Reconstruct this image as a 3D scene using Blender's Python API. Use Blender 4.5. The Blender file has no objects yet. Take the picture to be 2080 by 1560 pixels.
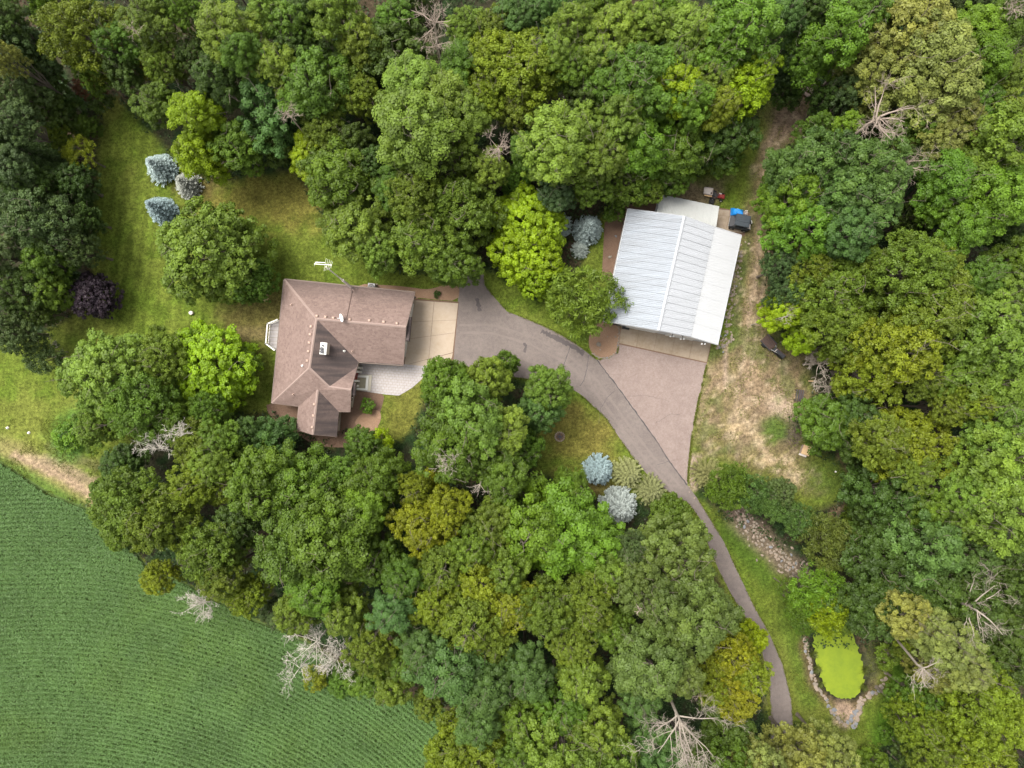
import bpy, math, random
import numpy as np
from mathutils import Vector
from mathutils.geometry import tessellate_polygon

random.seed(7)
rng = np.random.default_rng(7)
sc = bpy.context.scene
COL = sc.collection

# ------------------------------------------------------------------ camera, light, exposure
S = 0.055                      # metres per photo pixel on the ground
FOV = math.radians(71.6)
H = 1040 * S / math.tan(FOV / 2)          # drone height, about 79 m
cam_d = bpy.data.cameras.new('camera')
cam_d.sensor_fit = 'HORIZONTAL'; cam_d.angle = FOV
cam_d.clip_start = 0.5; cam_d.clip_end = 3000
cam = bpy.data.objects.new('camera', cam_d); COL.objects.link(cam)
cam.location = (0, 0, H); cam.rotation_euler = (0, 0, 0)
sc.camera = cam

SUN_EL, SUN_AZ = 62, 140       # azimuth, degrees counter-clockwise from +x: light from the upper left
world = bpy.data.worlds.new('World'); sc.world = world; world.use_nodes = True
wn = world.node_tree.nodes; wl = world.node_tree.links
bg = wn['Background']; bg.inputs['Strength'].default_value = 0.148
sky = wn.new('ShaderNodeTexSky'); sky.sky_type = 'NISHITA'; sky.sun_disc = False
sky.sun_elevation = math.radians(SUN_EL); sky.sun_rotation = math.radians(90 - SUN_AZ)
sky.air_density = 1.0; sky.dust_density = 4.0; sky.ozone_density = 1.0
hs = wn.new('ShaderNodeHueSaturation'); hs.inputs['Saturation'].default_value = 0.12
wl.new(sky.outputs[0], hs.inputs['Color']); wl.new(hs.outputs[0], bg.inputs['Color'])
sun_d = bpy.data.lights.new('sun', 'SUN'); sun_d.energy = 1.8; sun_d.angle = math.radians(30); sun_d.color = (1, .95, .86)
sun = bpy.data.objects.new('sun', sun_d); COL.objects.link(sun)
_d = Vector((math.cos(math.radians(SUN_AZ)) * math.cos(math.radians(SUN_EL)),
             math.sin(math.radians(SUN_AZ)) * math.cos(math.radians(SUN_EL)), math.sin(math.radians(SUN_EL))))
sun.rotation_euler = _d.to_track_quat('Z', 'Y').to_euler(); sun.location = _d * 200
vs = sc.view_settings
vs.view_transform = 'Standard'; vs.look = 'None'; vs.exposure = 1.22; vs.gamma = 1; vs.use_curve_mapping = False

# ------------------------------------------------------------------ helpers
def W(px, py, z=0.0):
    k = S * (H - z) / H
    return Vector(((px - 1040) * k, (780 - py) * k, z))
def WP(pts, z=0.0): return [W(a, b, z) for a, b in pts]

def tag(o, label=None, cat=None, group=None, kind=None):
    if label: o['label'] = label
    if cat: o['category'] = cat
    if group: o['group'] = group
    if kind: o['kind'] = kind
    return o
def thing(name, loc, label, cat, group=None, rz=0.0):
    o = bpy.data.objects.new(name, None); COL.objects.link(o)
    o.empty_display_size = .3
    o.location = loc; o.rotation_euler = (0, 0, rz)
    return tag(o, label, cat, group)
def origin(p):
    v = Vector((0, 0, 0))
    while p is not None: v += p.location; p = p.parent
    return v
def link(name, me, mat=None, parent=None, loc=None):
    if mat and not me.materials: me.materials.append(mat)
    o = bpy.data.objects.new(name, me); COL.objects.link(o)
    if parent: o.parent = parent
    if loc is not None: o.location = loc
    return o

class MB:
    """collects shapes, builds ONE mesh object"""
    def __init__(s): s.v = []; s.f = []
    def add(s, vs_, fs):
        n = len(s.v); s.v += [tuple(v) for v in vs_]; s.f += [tuple(i + n for i in f) for f in fs]; return s
    def box(s, c, d, rz=0, M=None):
        x, y, z = d[0] / 2, d[1] / 2, d[2] / 2
        cs, sn = math.cos(rz), math.sin(rz); P = []
        for k in (-z, z):
            for a, b in ((-x, -y), (x, -y), (x, y), (-x, y)):
                P.append((c[0] + a * cs - b * sn, c[1] + a * sn + b * cs, c[2] + k))
        return s.add(P, [(3, 2, 1, 0), (4, 5, 6, 7), (0, 1, 5, 4), (1, 2, 6, 5), (2, 3, 7, 6), (3, 0, 4, 7)])
    def bevbox(s, c, d, b=.02, rz=0):
        x, y, z = d[0] / 2, d[1] / 2, d[2] / 2; cs, sn = math.cos(rz), math.sin(rz); P = []
        for k, i in ((-z, 0), (z - b, 0), (z, b)):
            for a, e in ((-x + i, -y + i), (x - i, -y + i), (x - i, y - i), (-x + i, y - i)):
                P.append((c[0] + a * cs - e * sn, c[1] + a * sn + e * cs, c[2] + k))
        F = [(3, 2, 1, 0), (8, 9, 10, 11)]
        for q in (0, 4):
            for i in range(4): F.append((q + i, q + (i + 1) % 4, q + 4 + (i + 1) % 4, q + 4 + i))
        return s.add(P, F)
    def prism(s, poly, z0, z1, inset=0):
        n = len(poly); cx = sum(p[0] for p in poly) / n; cy = sum(p[1] for p in poly) / n
        a = sum(poly[i][0] * poly[(i + 1) % n][1] - poly[(i + 1) % n][0] * poly[i][1] for i in range(n))
        if a < 0: poly = list(poly)[::-1]
        P = [(p[0], p[1], z0) for p in poly]
        P += [(cx + (p[0] - cx) * (1 - inset), cy + (p[1] - cy) * (1 - inset), z1) for p in poly]
        F = [(i, (i + 1) % n, n + (i + 1) % n, n + i) for i in range(n)]
        tr = tessellate_polygon([[Vector((p[0], p[1], 0)) for p in poly]])
        for t in tr:
            q = [P[i] for i in t]
            c = (q[1][0] - q[0][0]) * (q[2][1] - q[0][1]) - (q[1][1] - q[0][1]) * (q[2][0] - q[0][0])
            if c < 0: t = t[::-1]
            F.append(tuple(n + i for i in t)); F.append(tuple(t[::-1]))
        return s.add(P, F)
    def tube(s, pts, rad, n=6, cap=True):
        pts = [Vector(p) for p in pts]
        if not hasattr(rad, '__len__'): rad = [rad] * len(pts)
        P = []
        for i, p in enumerate(pts):
            d = (pts[min(i + 1, len(pts) - 1)] - pts[max(i - 1, 0)])
            d = d.normalized() if d.length > 1e-9 else Vector((0, 0, 1))
            u = d.cross(Vector((0, 0, 1)) if abs(d.z) < .9 else Vector((1, 0, 0))).normalized(); w = d.cross(u)
            for k in range(n):
                a = 2 * math.pi * k / n
                P.append(p + (u * math.cos(a) + w * math.sin(a)) * rad[i])
        F = []
        for i in range(len(pts) - 1):
            for k in range(n):
                F.append((i * n + k, i * n + (k + 1) % n, (i + 1) * n + (k + 1) % n, (i + 1) * n + k))
        if cap:
            F.append(tuple(range(n))[::-1]); F.append(tuple(range((len(pts) - 1) * n, len(pts) * n)))
        return s.add(P, F)
    def lathe(s, c, prof, n=16):
        P = []; F = []
        for r, z in prof:
            for k in range(n):
                a = 2 * math.pi * k / n; P.append((c[0] + r * math.cos(a), c[1] + r * math.sin(a), c[2] + z))
        for i in range(len(prof) - 1):
            for k in range(n): F.append((i * n + k, i * n + (k + 1) % n, (i + 1) * n + (k + 1) % n, (i + 1) * n + k))
        F.append(tuple(range(n))[::-1]); F.append(tuple(range((len(prof) - 1) * n, len(prof) * n)))
        return s.add(P, F)
    def wheel(s, c, r, w, ax, n=14):
        ax = Vector(ax).normalized(); c = Vector(c)
        return s.tube([c - ax * w / 2, c - ax * w * .42, c + ax * w * .42, c + ax * w / 2], [r * .82, r, r, r * .82], n)
    def build(s, name, mat, parent=None, smooth=False, local=False):
        me = bpy.data.meshes.new(name)
        o = Vector((0, 0, 0)) if (local or parent is None) else origin(parent)
        me.from_pydata([(v[0] - o.x, v[1] - o.y, v[2] - o.z) for v in s.v], [], s.f)
        if smooth: me.polygons.foreach_set('use_smooth', [True] * len(me.polygons))
        me.update()
        return link(name, me, mat, parent)

# ------------------------------------------------------------------ materials
def mat(name, col, rough=.8, metal=0, noise=(), bump=0, bscale=20, spec=.3, detail=6):
    """noise: list of (scale, amount, tint colour) layers laid over the base colour"""
    m = bpy.data.materials.new(name); m.use_nodes = True
    nt = m.node_tree; N = nt.nodes; L = nt.links; b = N['Principled BSDF']
    b.inputs['Roughness'].default_value = rough; b.inputs['Metallic'].default_value = metal
    b.inputs['Specular IOR Level'].default_value = spec
    tc = N.new('ShaderNodeTexCoord')
    rgb = N.new('ShaderNodeRGB'); rgb.outputs[0].default_value = (*col, 1); cur = rgb.outputs[0]
    for ns in noise:
        t = N.new('ShaderNodeTexNoise'); t.inputs['Scale'].default_value = ns[0]; t.inputs['Detail'].default_value = detail
        t.inputs['Roughness'].default_value = .65
        if len(ns) > 3:
            mp = N.new('ShaderNodeMapping'); mp.inputs['Scale'].default_value = ns[3]
            if len(ns) > 4: mp.inputs['Rotation'].default_value = (0, 0, ns[4])
            L.new(tc.outputs['Object'], mp.inputs[0]); L.new(mp.outputs[0], t.inputs['Vector'])
        else: L.new(tc.outputs['Object'], t.inputs['Vector'])
        r = N.new('ShaderNodeMapRange'); r.inputs[1].default_value = .38; r.inputs[2].default_value = .68
        r.inputs[3].default_value = 0; r.inputs[4].default_value = ns[1]
        L.new(t.outputs[0], r.inputs[0])
        mx = N.new('ShaderNodeMix'); mx.data_type = 'RGBA'
        L.new(r.outputs[0], mx.inputs['Factor']); L.new(cur, mx.inputs['A']); mx.inputs['B'].default_value = (*ns[2], 1)
        cur = mx.outputs['Result']
    L.new(cur, b.inputs['Base Color'])
    if bump:
        t = N.new('ShaderNodeTexNoise'); t.inputs['Scale'].default_value = bscale; t.inputs['Detail'].default_value = 8
        L.new(tc.outputs['Object'], t.inputs['Vector'])
        bp = N.new('ShaderNodeBump'); bp.inputs['Strength'].default_value = bump; bp.inputs['Distance'].default_value = .05
        L.new(t.outputs[0], bp.inputs['Height']); L.new(bp.outputs[0], b.inputs['Normal'])
    return m

def attr_mat(name, bump=.6, bscale=9, fine=((140, .5), (30, .55), (9, .28))):
    """ground-like: colour attribute Col broken up by fine noise"""
    m = bpy.data.materials.new(name); m.use_nodes = True
    nt = m.node_tree; N = nt.nodes; L = nt.links; b = N['Principled BSDF']
    b.inputs['Roughness'].default_value = .95; b.inputs['Specular IOR Level'].default_value = .1
    a = N.new('ShaderNodeAttribute'); a.attribute_name = 'Col'; cur = a.outputs['Color']
    tc = N.new('ShaderNodeTexCoord')
    for scl, amt in fine:
        t = N.new('ShaderNodeTexNoise'); t.inputs['Scale'].default_value = scl / 10; t.inputs['Detail'].default_value = 7
        t.inputs['Roughness'].default_value = .8
        L.new(tc.outputs['Object'], t.inputs['Vector'])
        r = N.new('ShaderNodeMapRange'); r.inputs[1].default_value = .36; r.inputs[2].default_value = .64
        r.inputs[3].default_value = 1 - amt; r.inputs[4].default_value = 1 + amt
        L.new(t.outputs[0], r.inputs[0])
        mx = N.new('ShaderNodeVectorMath'); mx.operation = 'SCALE'
        L.new(cur, mx.inputs[0]); L.new(r.outputs[0], mx.inputs['Scale']); cur = mx.outputs[0]
    L.new(cur, b.inputs['Base Color'])
    t = N.new('ShaderNodeTexNoise'); t.inputs['Scale'].default_value = bscale; t.inputs['Detail'].default_value = 6
    L.new(tc.outputs['Object'], t.inputs['Vector'])
    bp = N.new('ShaderNodeBump'); bp.inputs['Strength'].default_value = bump; bp.inputs['Distance'].default_value = .08
    L.new(t.outputs[0], bp.inputs['Height']); L.new(bp.outputs[0], b.inputs['Normal'])
    return m

def leaf_mat(name, transl=.3, gloss=.5):
    m = bpy.data.materials.new(name); m.use_nodes = True
    nt = m.node_tree; N = nt.nodes; L = nt.links
    for n in list(N): N.remove(n)
    out = N.new('ShaderNodeOutputMaterial')
    oi = N.new('ShaderNodeObjectInfo')
    av = N.new('ShaderNodeAttribute'); av.attribute_name = 'v'
    ay = N.new('ShaderNodeAttribute'); ay.attribute_name = 'y'
    tint = N.new('ShaderNodeMix'); tint.data_type = 'RGBA'; tint.blend_type = 'MULTIPLY'
    L.new(ay.outputs['Fac'], tint.inputs['Factor']); L.new(oi.outputs['Color'], tint.inputs['A'])
    tint.inputs['B'].default_value = (1.2, 1.12, .82, 1)
    sc_ = N.new('ShaderNodeVectorMath'); sc_.operation = 'SCALE'
    L.new(tint.outputs['Result'], sc_.inputs[0]); L.new(av.outputs['Fac'], sc_.inputs['Scale'])
    pr = N.new('ShaderNodeBsdfPrincipled'); pr.inputs['Roughness'].default_value = gloss
    pr.inputs['Specular IOR Level'].default_value = .25
    tr = N.new('ShaderNodeBsdfTranslucent')
    L.new(sc_.outputs[0], pr.inputs['Base Color']); L.new(sc_.outputs[0], tr.inputs['Color'])
    mx = N.new('ShaderNodeMixShader'); mx.inputs[0].default_value = transl
    L.new(pr.outputs[0], mx.inputs[1]); L.new(tr.outputs[0], mx.inputs[2]); L.new(mx.outputs[0], out.inputs['Surface'])
    return m

M_LEAF = leaf_mat('leaf')
M_NEEDLE = leaf_mat('needle', .1, .6)
M_GROUND = attr_mat('ground_cover')
M_BARK = mat('bark', (.14, .11, .085), .95, noise=[(6, .7, (.06, .045, .035)), (30, .5, (.26, .23, .19))], bump=.5)
M_DEAD = mat('bleached_wood', (.27, .23, .185), .9, noise=[(3, .7, (.2, .16, .12)), (20, .5, (.36, .32, .28))])
M_TRACK = mat('worn_asphalt', (.185, .152, .136), .9, noise=[(.5, .7, (.14, .115, .102)), (4, .5, (.22, .18, .165)), (20, .4, (.1, .085, .078))])
M_PATCH = mat('patched_asphalt', (.085, .072, .070), .85, noise=[(.6, .7, (.13, .108, .1)), (5, .5, (.06, .052, .052))])
M_ASPH = mat('asphalt', (.134, .109, .097), .9, noise=[(.2, .85, (.205, .17, .152)), (.5, .6, (.095, .08, .076)), (1, .3, (.19, .155, .138), (.3, 2.0, 1), .6), (2.5, .45, (.075, .06, .056)), (18, .45, (.25, .21, .19))], bump=.3, bscale=60)
M_PAD = mat('old_asphalt', (.24, .188, .168), .9, noise=[(.3, .7, (.175, .138, .125)), (1.1, .7, (.30, .245, .22)), (3.5, .5, (.13, .088, .075)), (9, .5, (.33, .255, .225)), (25, .5, (.09, .06, .05))], bump=.3, bscale=60)
M_TAR = mat('tar', (.035, .033, .036), .6, noise=[(6, .5, (.09, .08, .08))])
M_CONC = mat('concrete', (.37, .295, .225), .85, noise=[(.5, .7, (.31, .24, .165)), (3, .4, (.43, .36, .29)), (25, .25, (.33, .27, .2))], bump=.15, bscale=40)
M_CONC2 = mat('weathered_concrete', (.29, .23, .17), .88, noise=[(.8, .75, (.18, .13, .08)), (2.4, .5, (.34, .28, .215)), (22, .35, (.2, .15, .1))], bump=.2, bscale=40)
M_PAVER = mat('paver', (.385, .355, .345), .85, noise=[(.9, .6, (.45, .42, .41)), (4, .6, (.30, .27, .255)), (30, .3, (.3, .26, .25))], bump=.2, bscale=30)
M_STEP = mat('step_stone', (.5, .46, .38), .8, noise=[(2, .4, (.42, .37, .29))])
M_STEPIN = mat('worn_step', (.31, .28, .2), .85, noise=[(3, .6, (.22, .19, .12))])
M_SIDING = mat('beige_siding', (.50, .44, .36), .7, noise=[(2, .3, (.42, .36, .3))])
M_TRIM = mat('white_trim', (.72, .70, .65), .6, noise=[(3, .3, (.6, .57, .5))])
M_DARKG = mat('dark_shake', (.055, .042, .04), .85, noise=[(5, .6, (.09, .07, .065), (1, 1, 6))], bump=.4)
M_FASC = mat('fascia', (.19, .145, .12), .7)
M_GLASS = mat('window_glass', (.03, .035, .04), .08, spec=.6)
M_CAP = mat('ridge_shingle', (.24, .175, .15), .9, noise=[(8, .5, (.24, .17, .145)), (40, .5, (.4, .31, .27))])
M_VENT = mat('tan_vent', (.42, .3, .24), .6, noise=[(9, .4, (.3, .2, .16))])
M_PIPE = mat('white_pipe', (.8, .79, .76), .5)
M_ALU = mat('aluminium', (.62, .61, .54), .42, .35, noise=[(4, .3, (.5, .48, .4))])
M_DGREY = mat('dark_metal', (.06, .06, .065), .5, .3, noise=[(9, .4, (.1, .1, .1))])
M_GREY = mat('grey_metal', (.36, .36, .36), .5, .3, noise=[(5, .4, (.25, .25, .25))])
M_STONE = mat('field_stone', (.22, .185, .145), .9, noise=[(2, .6, (.30, .26, .21)), (9, .6, (.12, .10, .08))], bump=.5, bscale=12)
M_STONE2 = mat('pink_stone', (.27, .215, .17), .9, noise=[(2, .6, (.34, .28, .22)), (9, .6, (.16, .115, .085))], bump=.5, bscale=12)
M_STONE3 = mat('grey_stone', (.16, .165, .175), .9, noise=[(3, .6, (.25, .25, .26))], bump=.5, bscale=12)
M_MULCH = mat('bark_mulch', (.23, .135, .082), .95, noise=[(1, .5, (.28, .19, .125)), (9, .6, (.12, .065, .04)), (28, .5, (.38, .26, .18))], bump=.8, bscale=22)
M_MULCHD = mat('damp_mulch', (.13, .075, .05), .95, noise=[(1.4, .5, (.19, .12, .08)), (9, .6, (.07, .042, .028)), (28, .5, (.25, .17, .12))], bump=.8, bscale=22)
M_RUBBER = mat('rubber', (.02, .02, .021), .8)
M_RED = mat('red_paint', (.25, .03, .025), .4, noise=[(6, .4, (.14, .03, .03))])
M_BLUE = mat('blue_tarp', (.01, .19, .55), .45, noise=[(5, .5, (.03, .28, .65)), (14, .3, (.01, .12, .4))], bump=.7, bscale=6)
M_BLACKP = mat('black_plastic', (.035, .042, .05), .38, noise=[(3, .5, (.055, .065, .075))])
M_SEAT = mat('vinyl', (.05, .05, .05), .6)
M_PALE = mat('pale_plastic', (.6, .54, .5), .6, noise=[(4, .5, (.5, .42, .38))])
M_WOOD = mat('plywood', (.55, .37, .2), .8, noise=[(4, .5, (.62, .45, .27), (1, 6, 1)), (12, .4, (.42, .27, .14))])
M_OLDW = mat('weathered_plank', (.28, .21, .17), .9, noise=[(3, .6, (.36, .28, .235)), (14, .5, (.17, .125, .1))])
M_RUST = mat('rusty_steel', (.085, .058, .05), .8, .2, noise=[(6, .6, (.15, .085, .06)), (2, .4, (.05, .045, .045))])
M_STRAW = mat('straw', (.45, .36, .2), .95, noise=[(8, .5, (.35, .27, .14))])

# white ribbed roofing
M_METW = mat('white_roof_sheet', (.385, .395, .415), .6, 0, noise=[(1, .7, (.33, .34, .355), (.12, 1.6, .2), math.radians(-12)), (1.2, .2, (.41, .42, .44))], spec=.5)
M_METB = mat('weathered_roof_sheet', (.285, .312, .348), .7, 0, noise=[(1, .7, (.195, .205, .22), (.12, 1.6, .2), math.radians(-12)), (1, .5, (.15, .15, .155), (.25, 7, .3), math.radians(-12)), (3, .3, (.29, .31, .34))], spec=.5)
M_METL = mat('plain_white_sheet', (.425, .43, .44), .6, 0, noise=[(.5, .4, (.38, .385, .39)), (2, .3, (.40, .40, .395), (.3, 3, 1), math.radians(-12))])
M_META = mat('ivory_roof_sheet', (.365, .37, .362), .7, 0, noise=[(.6, .4, (.30, .31, .28)), (5, .25, (.39, .40, .375))])
M_WALLM = mat('white_wall_sheet', (.55, .56, .57), .5, .1, noise=[(1, .3, (.45, .45, .45))])

def shingle_mat():
    m = bpy.data.materials.new('brown_shingles'); m.use_nodes = True
    nt = m.node_tree; N = nt.nodes; L = nt.links; b = N['Principled BSDF']
    b.inputs['Roughness'].default_value = .92; b.inputs['Specular IOR Level'].default_value = .15
    tc = N.new('ShaderNodeTexCoord'); geo = N.new('ShaderNodeNewGeometry')
    sep = N.new('ShaderNodeSeparateXYZ'); L.new(tc.outputs['Object'], sep.inputs[0])
    def math_(op, a, bb=None):
        n = N.new('ShaderNodeMath'); n.operation = op
        for i, x in enumerate((a, bb)):
            if x is None: continue
            if isinstance(x, (int, float)): n.inputs[i].default_value = x
            else: L.new(x, n.inputs[i])
        return n.outputs[0]
    course = math_('MULTIPLY', sep.outputs['Z'], 1 / .078)
    fr = math_('FRACT', course); fl = math_('FLOOR', math_('MULTIPLY', course, .7))
    # tab cells: position along the slope shifted by course
    pos = N.new('ShaderNodeCombineXYZ')
    off = math_('MULTIPLY', fl, .37)
    L.new(math_('MULTIPLY', math_('ADD', sep.outputs['X'], off), 3.6), pos.inputs[0])
    L.new(math_('MULTIPLY', math_('ADD', sep.outputs['Y'], off), 3.6), pos.inputs[1])
    L.new(math_('MULTIPLY', fl, 1.7), pos.inputs[2])
    vo = N.new('ShaderNodeTexVoronoi'); vo.inputs['Scale'].default_value = 1; L.new(pos.outputs[0], vo.inputs['Vector'])
    sepc = N.new('ShaderNodeSeparateColor'); L.new(vo.outputs['Color'], sepc.inputs[0])
    big = N.new('ShaderNodeTexNoise'); big.inputs['Scale'].default_value = .45; big.inputs['Detail'].default_value = 5
    L.new(tc.outputs['Object'], big.inputs['Vector'])
    fine = N.new('ShaderNodeTexNoise'); fine.inputs['Scale'].default_value = 14; fine.inputs['Detail'].default_value = 6
    L.new(tc.outputs['Object'], fine.inputs['Vector'])
    ramp = N.new('ShaderNodeValToRGB')
    ramp.color_ramp.elements[0].color = (.118, .081, .070, 1); ramp.color_ramp.elements[1].color = (.255, .184, .158, 1)
    mixv = math_('ADD', math_('MULTIPLY', sepc.outputs[0], .36), math_('ADD', math_('MULTIPLY', big.outputs[0], .5), math_('MULTIPLY', math_('ADD', math_('SUBTRACT', fine.outputs[0], .42), 0), 1.1)))
    L.new(mixv, ramp.inputs[0])
    # darker colour over the whole east-facing slopes, with algae streaks running down them
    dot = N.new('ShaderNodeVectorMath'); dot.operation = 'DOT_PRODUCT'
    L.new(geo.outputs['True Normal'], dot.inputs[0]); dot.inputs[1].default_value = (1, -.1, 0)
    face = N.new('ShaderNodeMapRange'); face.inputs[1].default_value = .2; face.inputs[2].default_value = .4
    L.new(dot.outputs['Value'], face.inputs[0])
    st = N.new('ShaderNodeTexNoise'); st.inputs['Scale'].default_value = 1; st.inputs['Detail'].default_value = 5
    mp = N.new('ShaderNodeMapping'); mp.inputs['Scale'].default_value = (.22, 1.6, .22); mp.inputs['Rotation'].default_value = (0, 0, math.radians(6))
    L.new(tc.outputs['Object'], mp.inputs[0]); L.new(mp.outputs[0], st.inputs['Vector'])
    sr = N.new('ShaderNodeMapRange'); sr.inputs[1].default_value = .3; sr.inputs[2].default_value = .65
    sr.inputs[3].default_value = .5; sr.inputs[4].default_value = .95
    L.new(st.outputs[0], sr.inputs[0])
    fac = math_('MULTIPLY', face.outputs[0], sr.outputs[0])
    # second stain: a band near the top (north) eave
    nd = N.new('ShaderNodeVectorMath'); nd.operation = 'DOT_PRODUCT'
    L.new(geo.outputs['True Normal'], nd.inputs[0]); nd.inputs[1].default_value = (0, 1, 0)
    nf = N.new('ShaderNodeMapRange'); nf.inputs[1].default_value = .25; nf.inputs[2].default_value = .45
    L.new(nd.outputs['Value'], nf.inputs[0])
    zb = N.new('ShaderNodeMapRange'); zb.inputs[1].default_value = 2.7; zb.inputs[2].default_value = 4.0; zb.inputs[3].default_value = .75; zb.inputs[4].default_value = 0
    L.new(sep.outputs['Z'], zb.inputs[0])
    fac2 = math_('MULTIPLY', math_('MULTIPLY', nf.outputs[0], zb.outputs[0]), sr.outputs[0])
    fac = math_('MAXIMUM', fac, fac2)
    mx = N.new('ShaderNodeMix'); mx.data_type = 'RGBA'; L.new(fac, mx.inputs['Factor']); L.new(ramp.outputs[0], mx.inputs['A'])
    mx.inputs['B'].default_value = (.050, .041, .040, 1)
    L.new(mx.outputs['Result'], b.inputs['Base Color'])
    bp = N.new('ShaderNodeBump'); bp.inputs['Strength'].default_value = .5; bp.inputs['Distance'].default_value = .02
    L.new(math_('ADD', math_('MULTIPLY', fr, -1), math_('MULTIPLY', sepc.outputs[1], .8)), bp.inputs['Height']); L.new(bp.outputs[0], b.inputs['Normal'])
    return m
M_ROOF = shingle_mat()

def pond_mat():
    m = mat('duckweed', (.165, .225, .010), .8, noise=[(.22, .8, (.21, .26, .012)), (.5, .75, (.085, .14, .010)), (3, .4, (.11, .165, .010)), (40, .4, (.22, .28, .03))], bump=.2, bscale=40)
    return m
M_POND = pond_mat()

# ------------------------------------------------------------------ numpy geometry tools
def vnoise(x, y, cell, seed, octs=4):
    out = np.zeros_like(x); amp = 1; tot = 0
    for o in range(octs):
        g = np.random.default_rng(seed + o * 101).random((256, 256))
        u = x / cell; v = y / cell; i = np.floor(u).astype(int); j = np.floor(v).astype(int)
        fu = u - i; fv = v - j; fu = fu * fu * (3 - 2 * fu); fv = fv * fv * (3 - 2 * fv)
        a = g[i % 256, j % 256]; b = g[(i + 1) % 256, j % 256]; c = g[i % 256, (j + 1) % 256]; d = g[(i + 1) % 256, (j + 1) % 256]
        out += amp * ((a * (1 - fu) + b * fu) * (1 - fv) + (c * (1 - fu) + d * fu) * fv)
        tot += amp; amp *= .55; cell = cell / 2.03
    return out / tot
def inside(x, y, poly):
    r = np.zeros(x.shape, bool); n = len(poly)
    for i in range(n):
        x0, y0 = poly[i]; x1, y1 = poly[(i + 1) % n]
        if y0 == y1: continue
        c = ((y0 > y) != (y1 > y)) & (x < (x1 - x0) * (y - y0) / (y1 - y0) + x0)
        r ^= c
    return r
def segdist(x, y, poly, closed=True):
    d = np.full(x.shape, 1e9); n = len(poly)
    for i in range(n if closed else n - 1):
        x0, y0 = poly[i]; x1, y1 = poly[(i + 1) % n]
        dx, dy = x1 - x0, y1 - y0; L2 = dx * dx + dy * dy + 1e-9
        t = np.clip(((x - x0) * dx + (y - y0) * dy) / L2, 0, 1)
        d = np.minimum(d, np.hypot(x - x0 - t * dx, y - y0 - t * dy))
    return d
def sdist(x, y, poly):
    d = segdist(x, y, poly); return np.where(inside(x, y, poly), -d, d)
def sstep(a, b, x):
    t = np.clip((x - a) / (b - a), 0, 1); return t * t * (3 - 2 * t)
def smooth_poly(pts, n=3):
    """Chaikin rounding of a closed outline"""
    for _ in range(n):
        q = []
        for i in range(len(pts)):
            a = pts[i]; b = pts[(i + 1) % len(pts)]
            q.append((a[0] * .75 + b[0] * .25, a[1] * .75 + b[1] * .25)); q.append((a[0] * .25 + b[0] * .75, a[1] * .25 + b[1] * .75))
        pts = q
    return pts
def sample_line(pts, n):
    P = [Vector((*p, 0)) for p in pts]; d = [0]
    for a, b in zip(P, P[1:]): d.append(d[-1] + (b - a).length)
    out = []
    for k in range(n):
        t = d[-1] * k / (n - 1); i = max(j for j in range(len(P)) if d[j] <= t + 1e-9); i = min(i, len(P) - 2)
        f = (t - d[i]) / max(d[i + 1] - d[i], 1e-9); q = P[i].lerp(P[i + 1], f); out.append((q.x, q.y))
    return out

# pixel-space outlines of the clearing and the field, on the ground
CLEAR = [(-150, 760), (0, 705), (70, 690), (150, 635), (190, 560), (194, 330), (210, 200), (240, 195), (330, 300), (420, 365), (600, 350),
         (690, 480), (800, 550), (925, 560), (940, 530), (990, 545), (1100, 610), (1160, 560), (1180, 540), (1215, 440), (1290, 405), (1400, 365),
         (1530, 260), (1560, 195), (1640, 185), (1690, 235), (1590, 310), (1565, 450), (1555, 600), (1590, 700), (1640, 735), (1645, 800),
         (1605, 850), (1650, 915), (1725, 960), (1725, 1010), (1640, 1040), (1500, 960), (1430, 950), (1412, 1000), (1470, 1050), (1560, 1090),
         (1640, 1160), (1600, 1200), (1640, 1310), (1800, 1310), (1830, 1330), (1845, 1400), (1800, 1500), (1760, 1560), (1740, 1600), (1720, 1510), (1620, 1470),
         (1555, 1480), (1555, 1360), (1480, 1230), (1400, 1060), (1330, 1015), (1220, 1010), (1090, 960), (1090, 880), (1150, 810), (1000, 760),
         (880, 765), (840, 870), (790, 910), (700, 870), (680, 900), (560, 840), (480, 840), (350, 850), (215, 940), (215, 1040), (100, 1000), (-150, 880)]
FIELD = [(-600, 560), (-60, 900), (0, 935), (100, 1000), (210, 1045), (300, 1150), (400, 1195), (500, 1250), (620, 1300), (760, 1390), (905, 1440), (880, 1560), (900, 1700), (950, 1900), (-600, 1900)]
POND = [(a + 2.2 * math.sin(i * 1.7) + 1.2 * math.sin(i * 4.1), b + 2 * math.cos(i * 2.3)) for i, (a, b) in enumerate(smooth_poly([(1650, 1300), (1660, 1262), (1690, 1245), (1722, 1256), (1743, 1305), (1757, 1345), (1762, 1385), (1752, 1414), (1729, 1426), (1703, 1423), (1680, 1409), (1666, 1376), (1656, 1345)], 3))]

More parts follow.
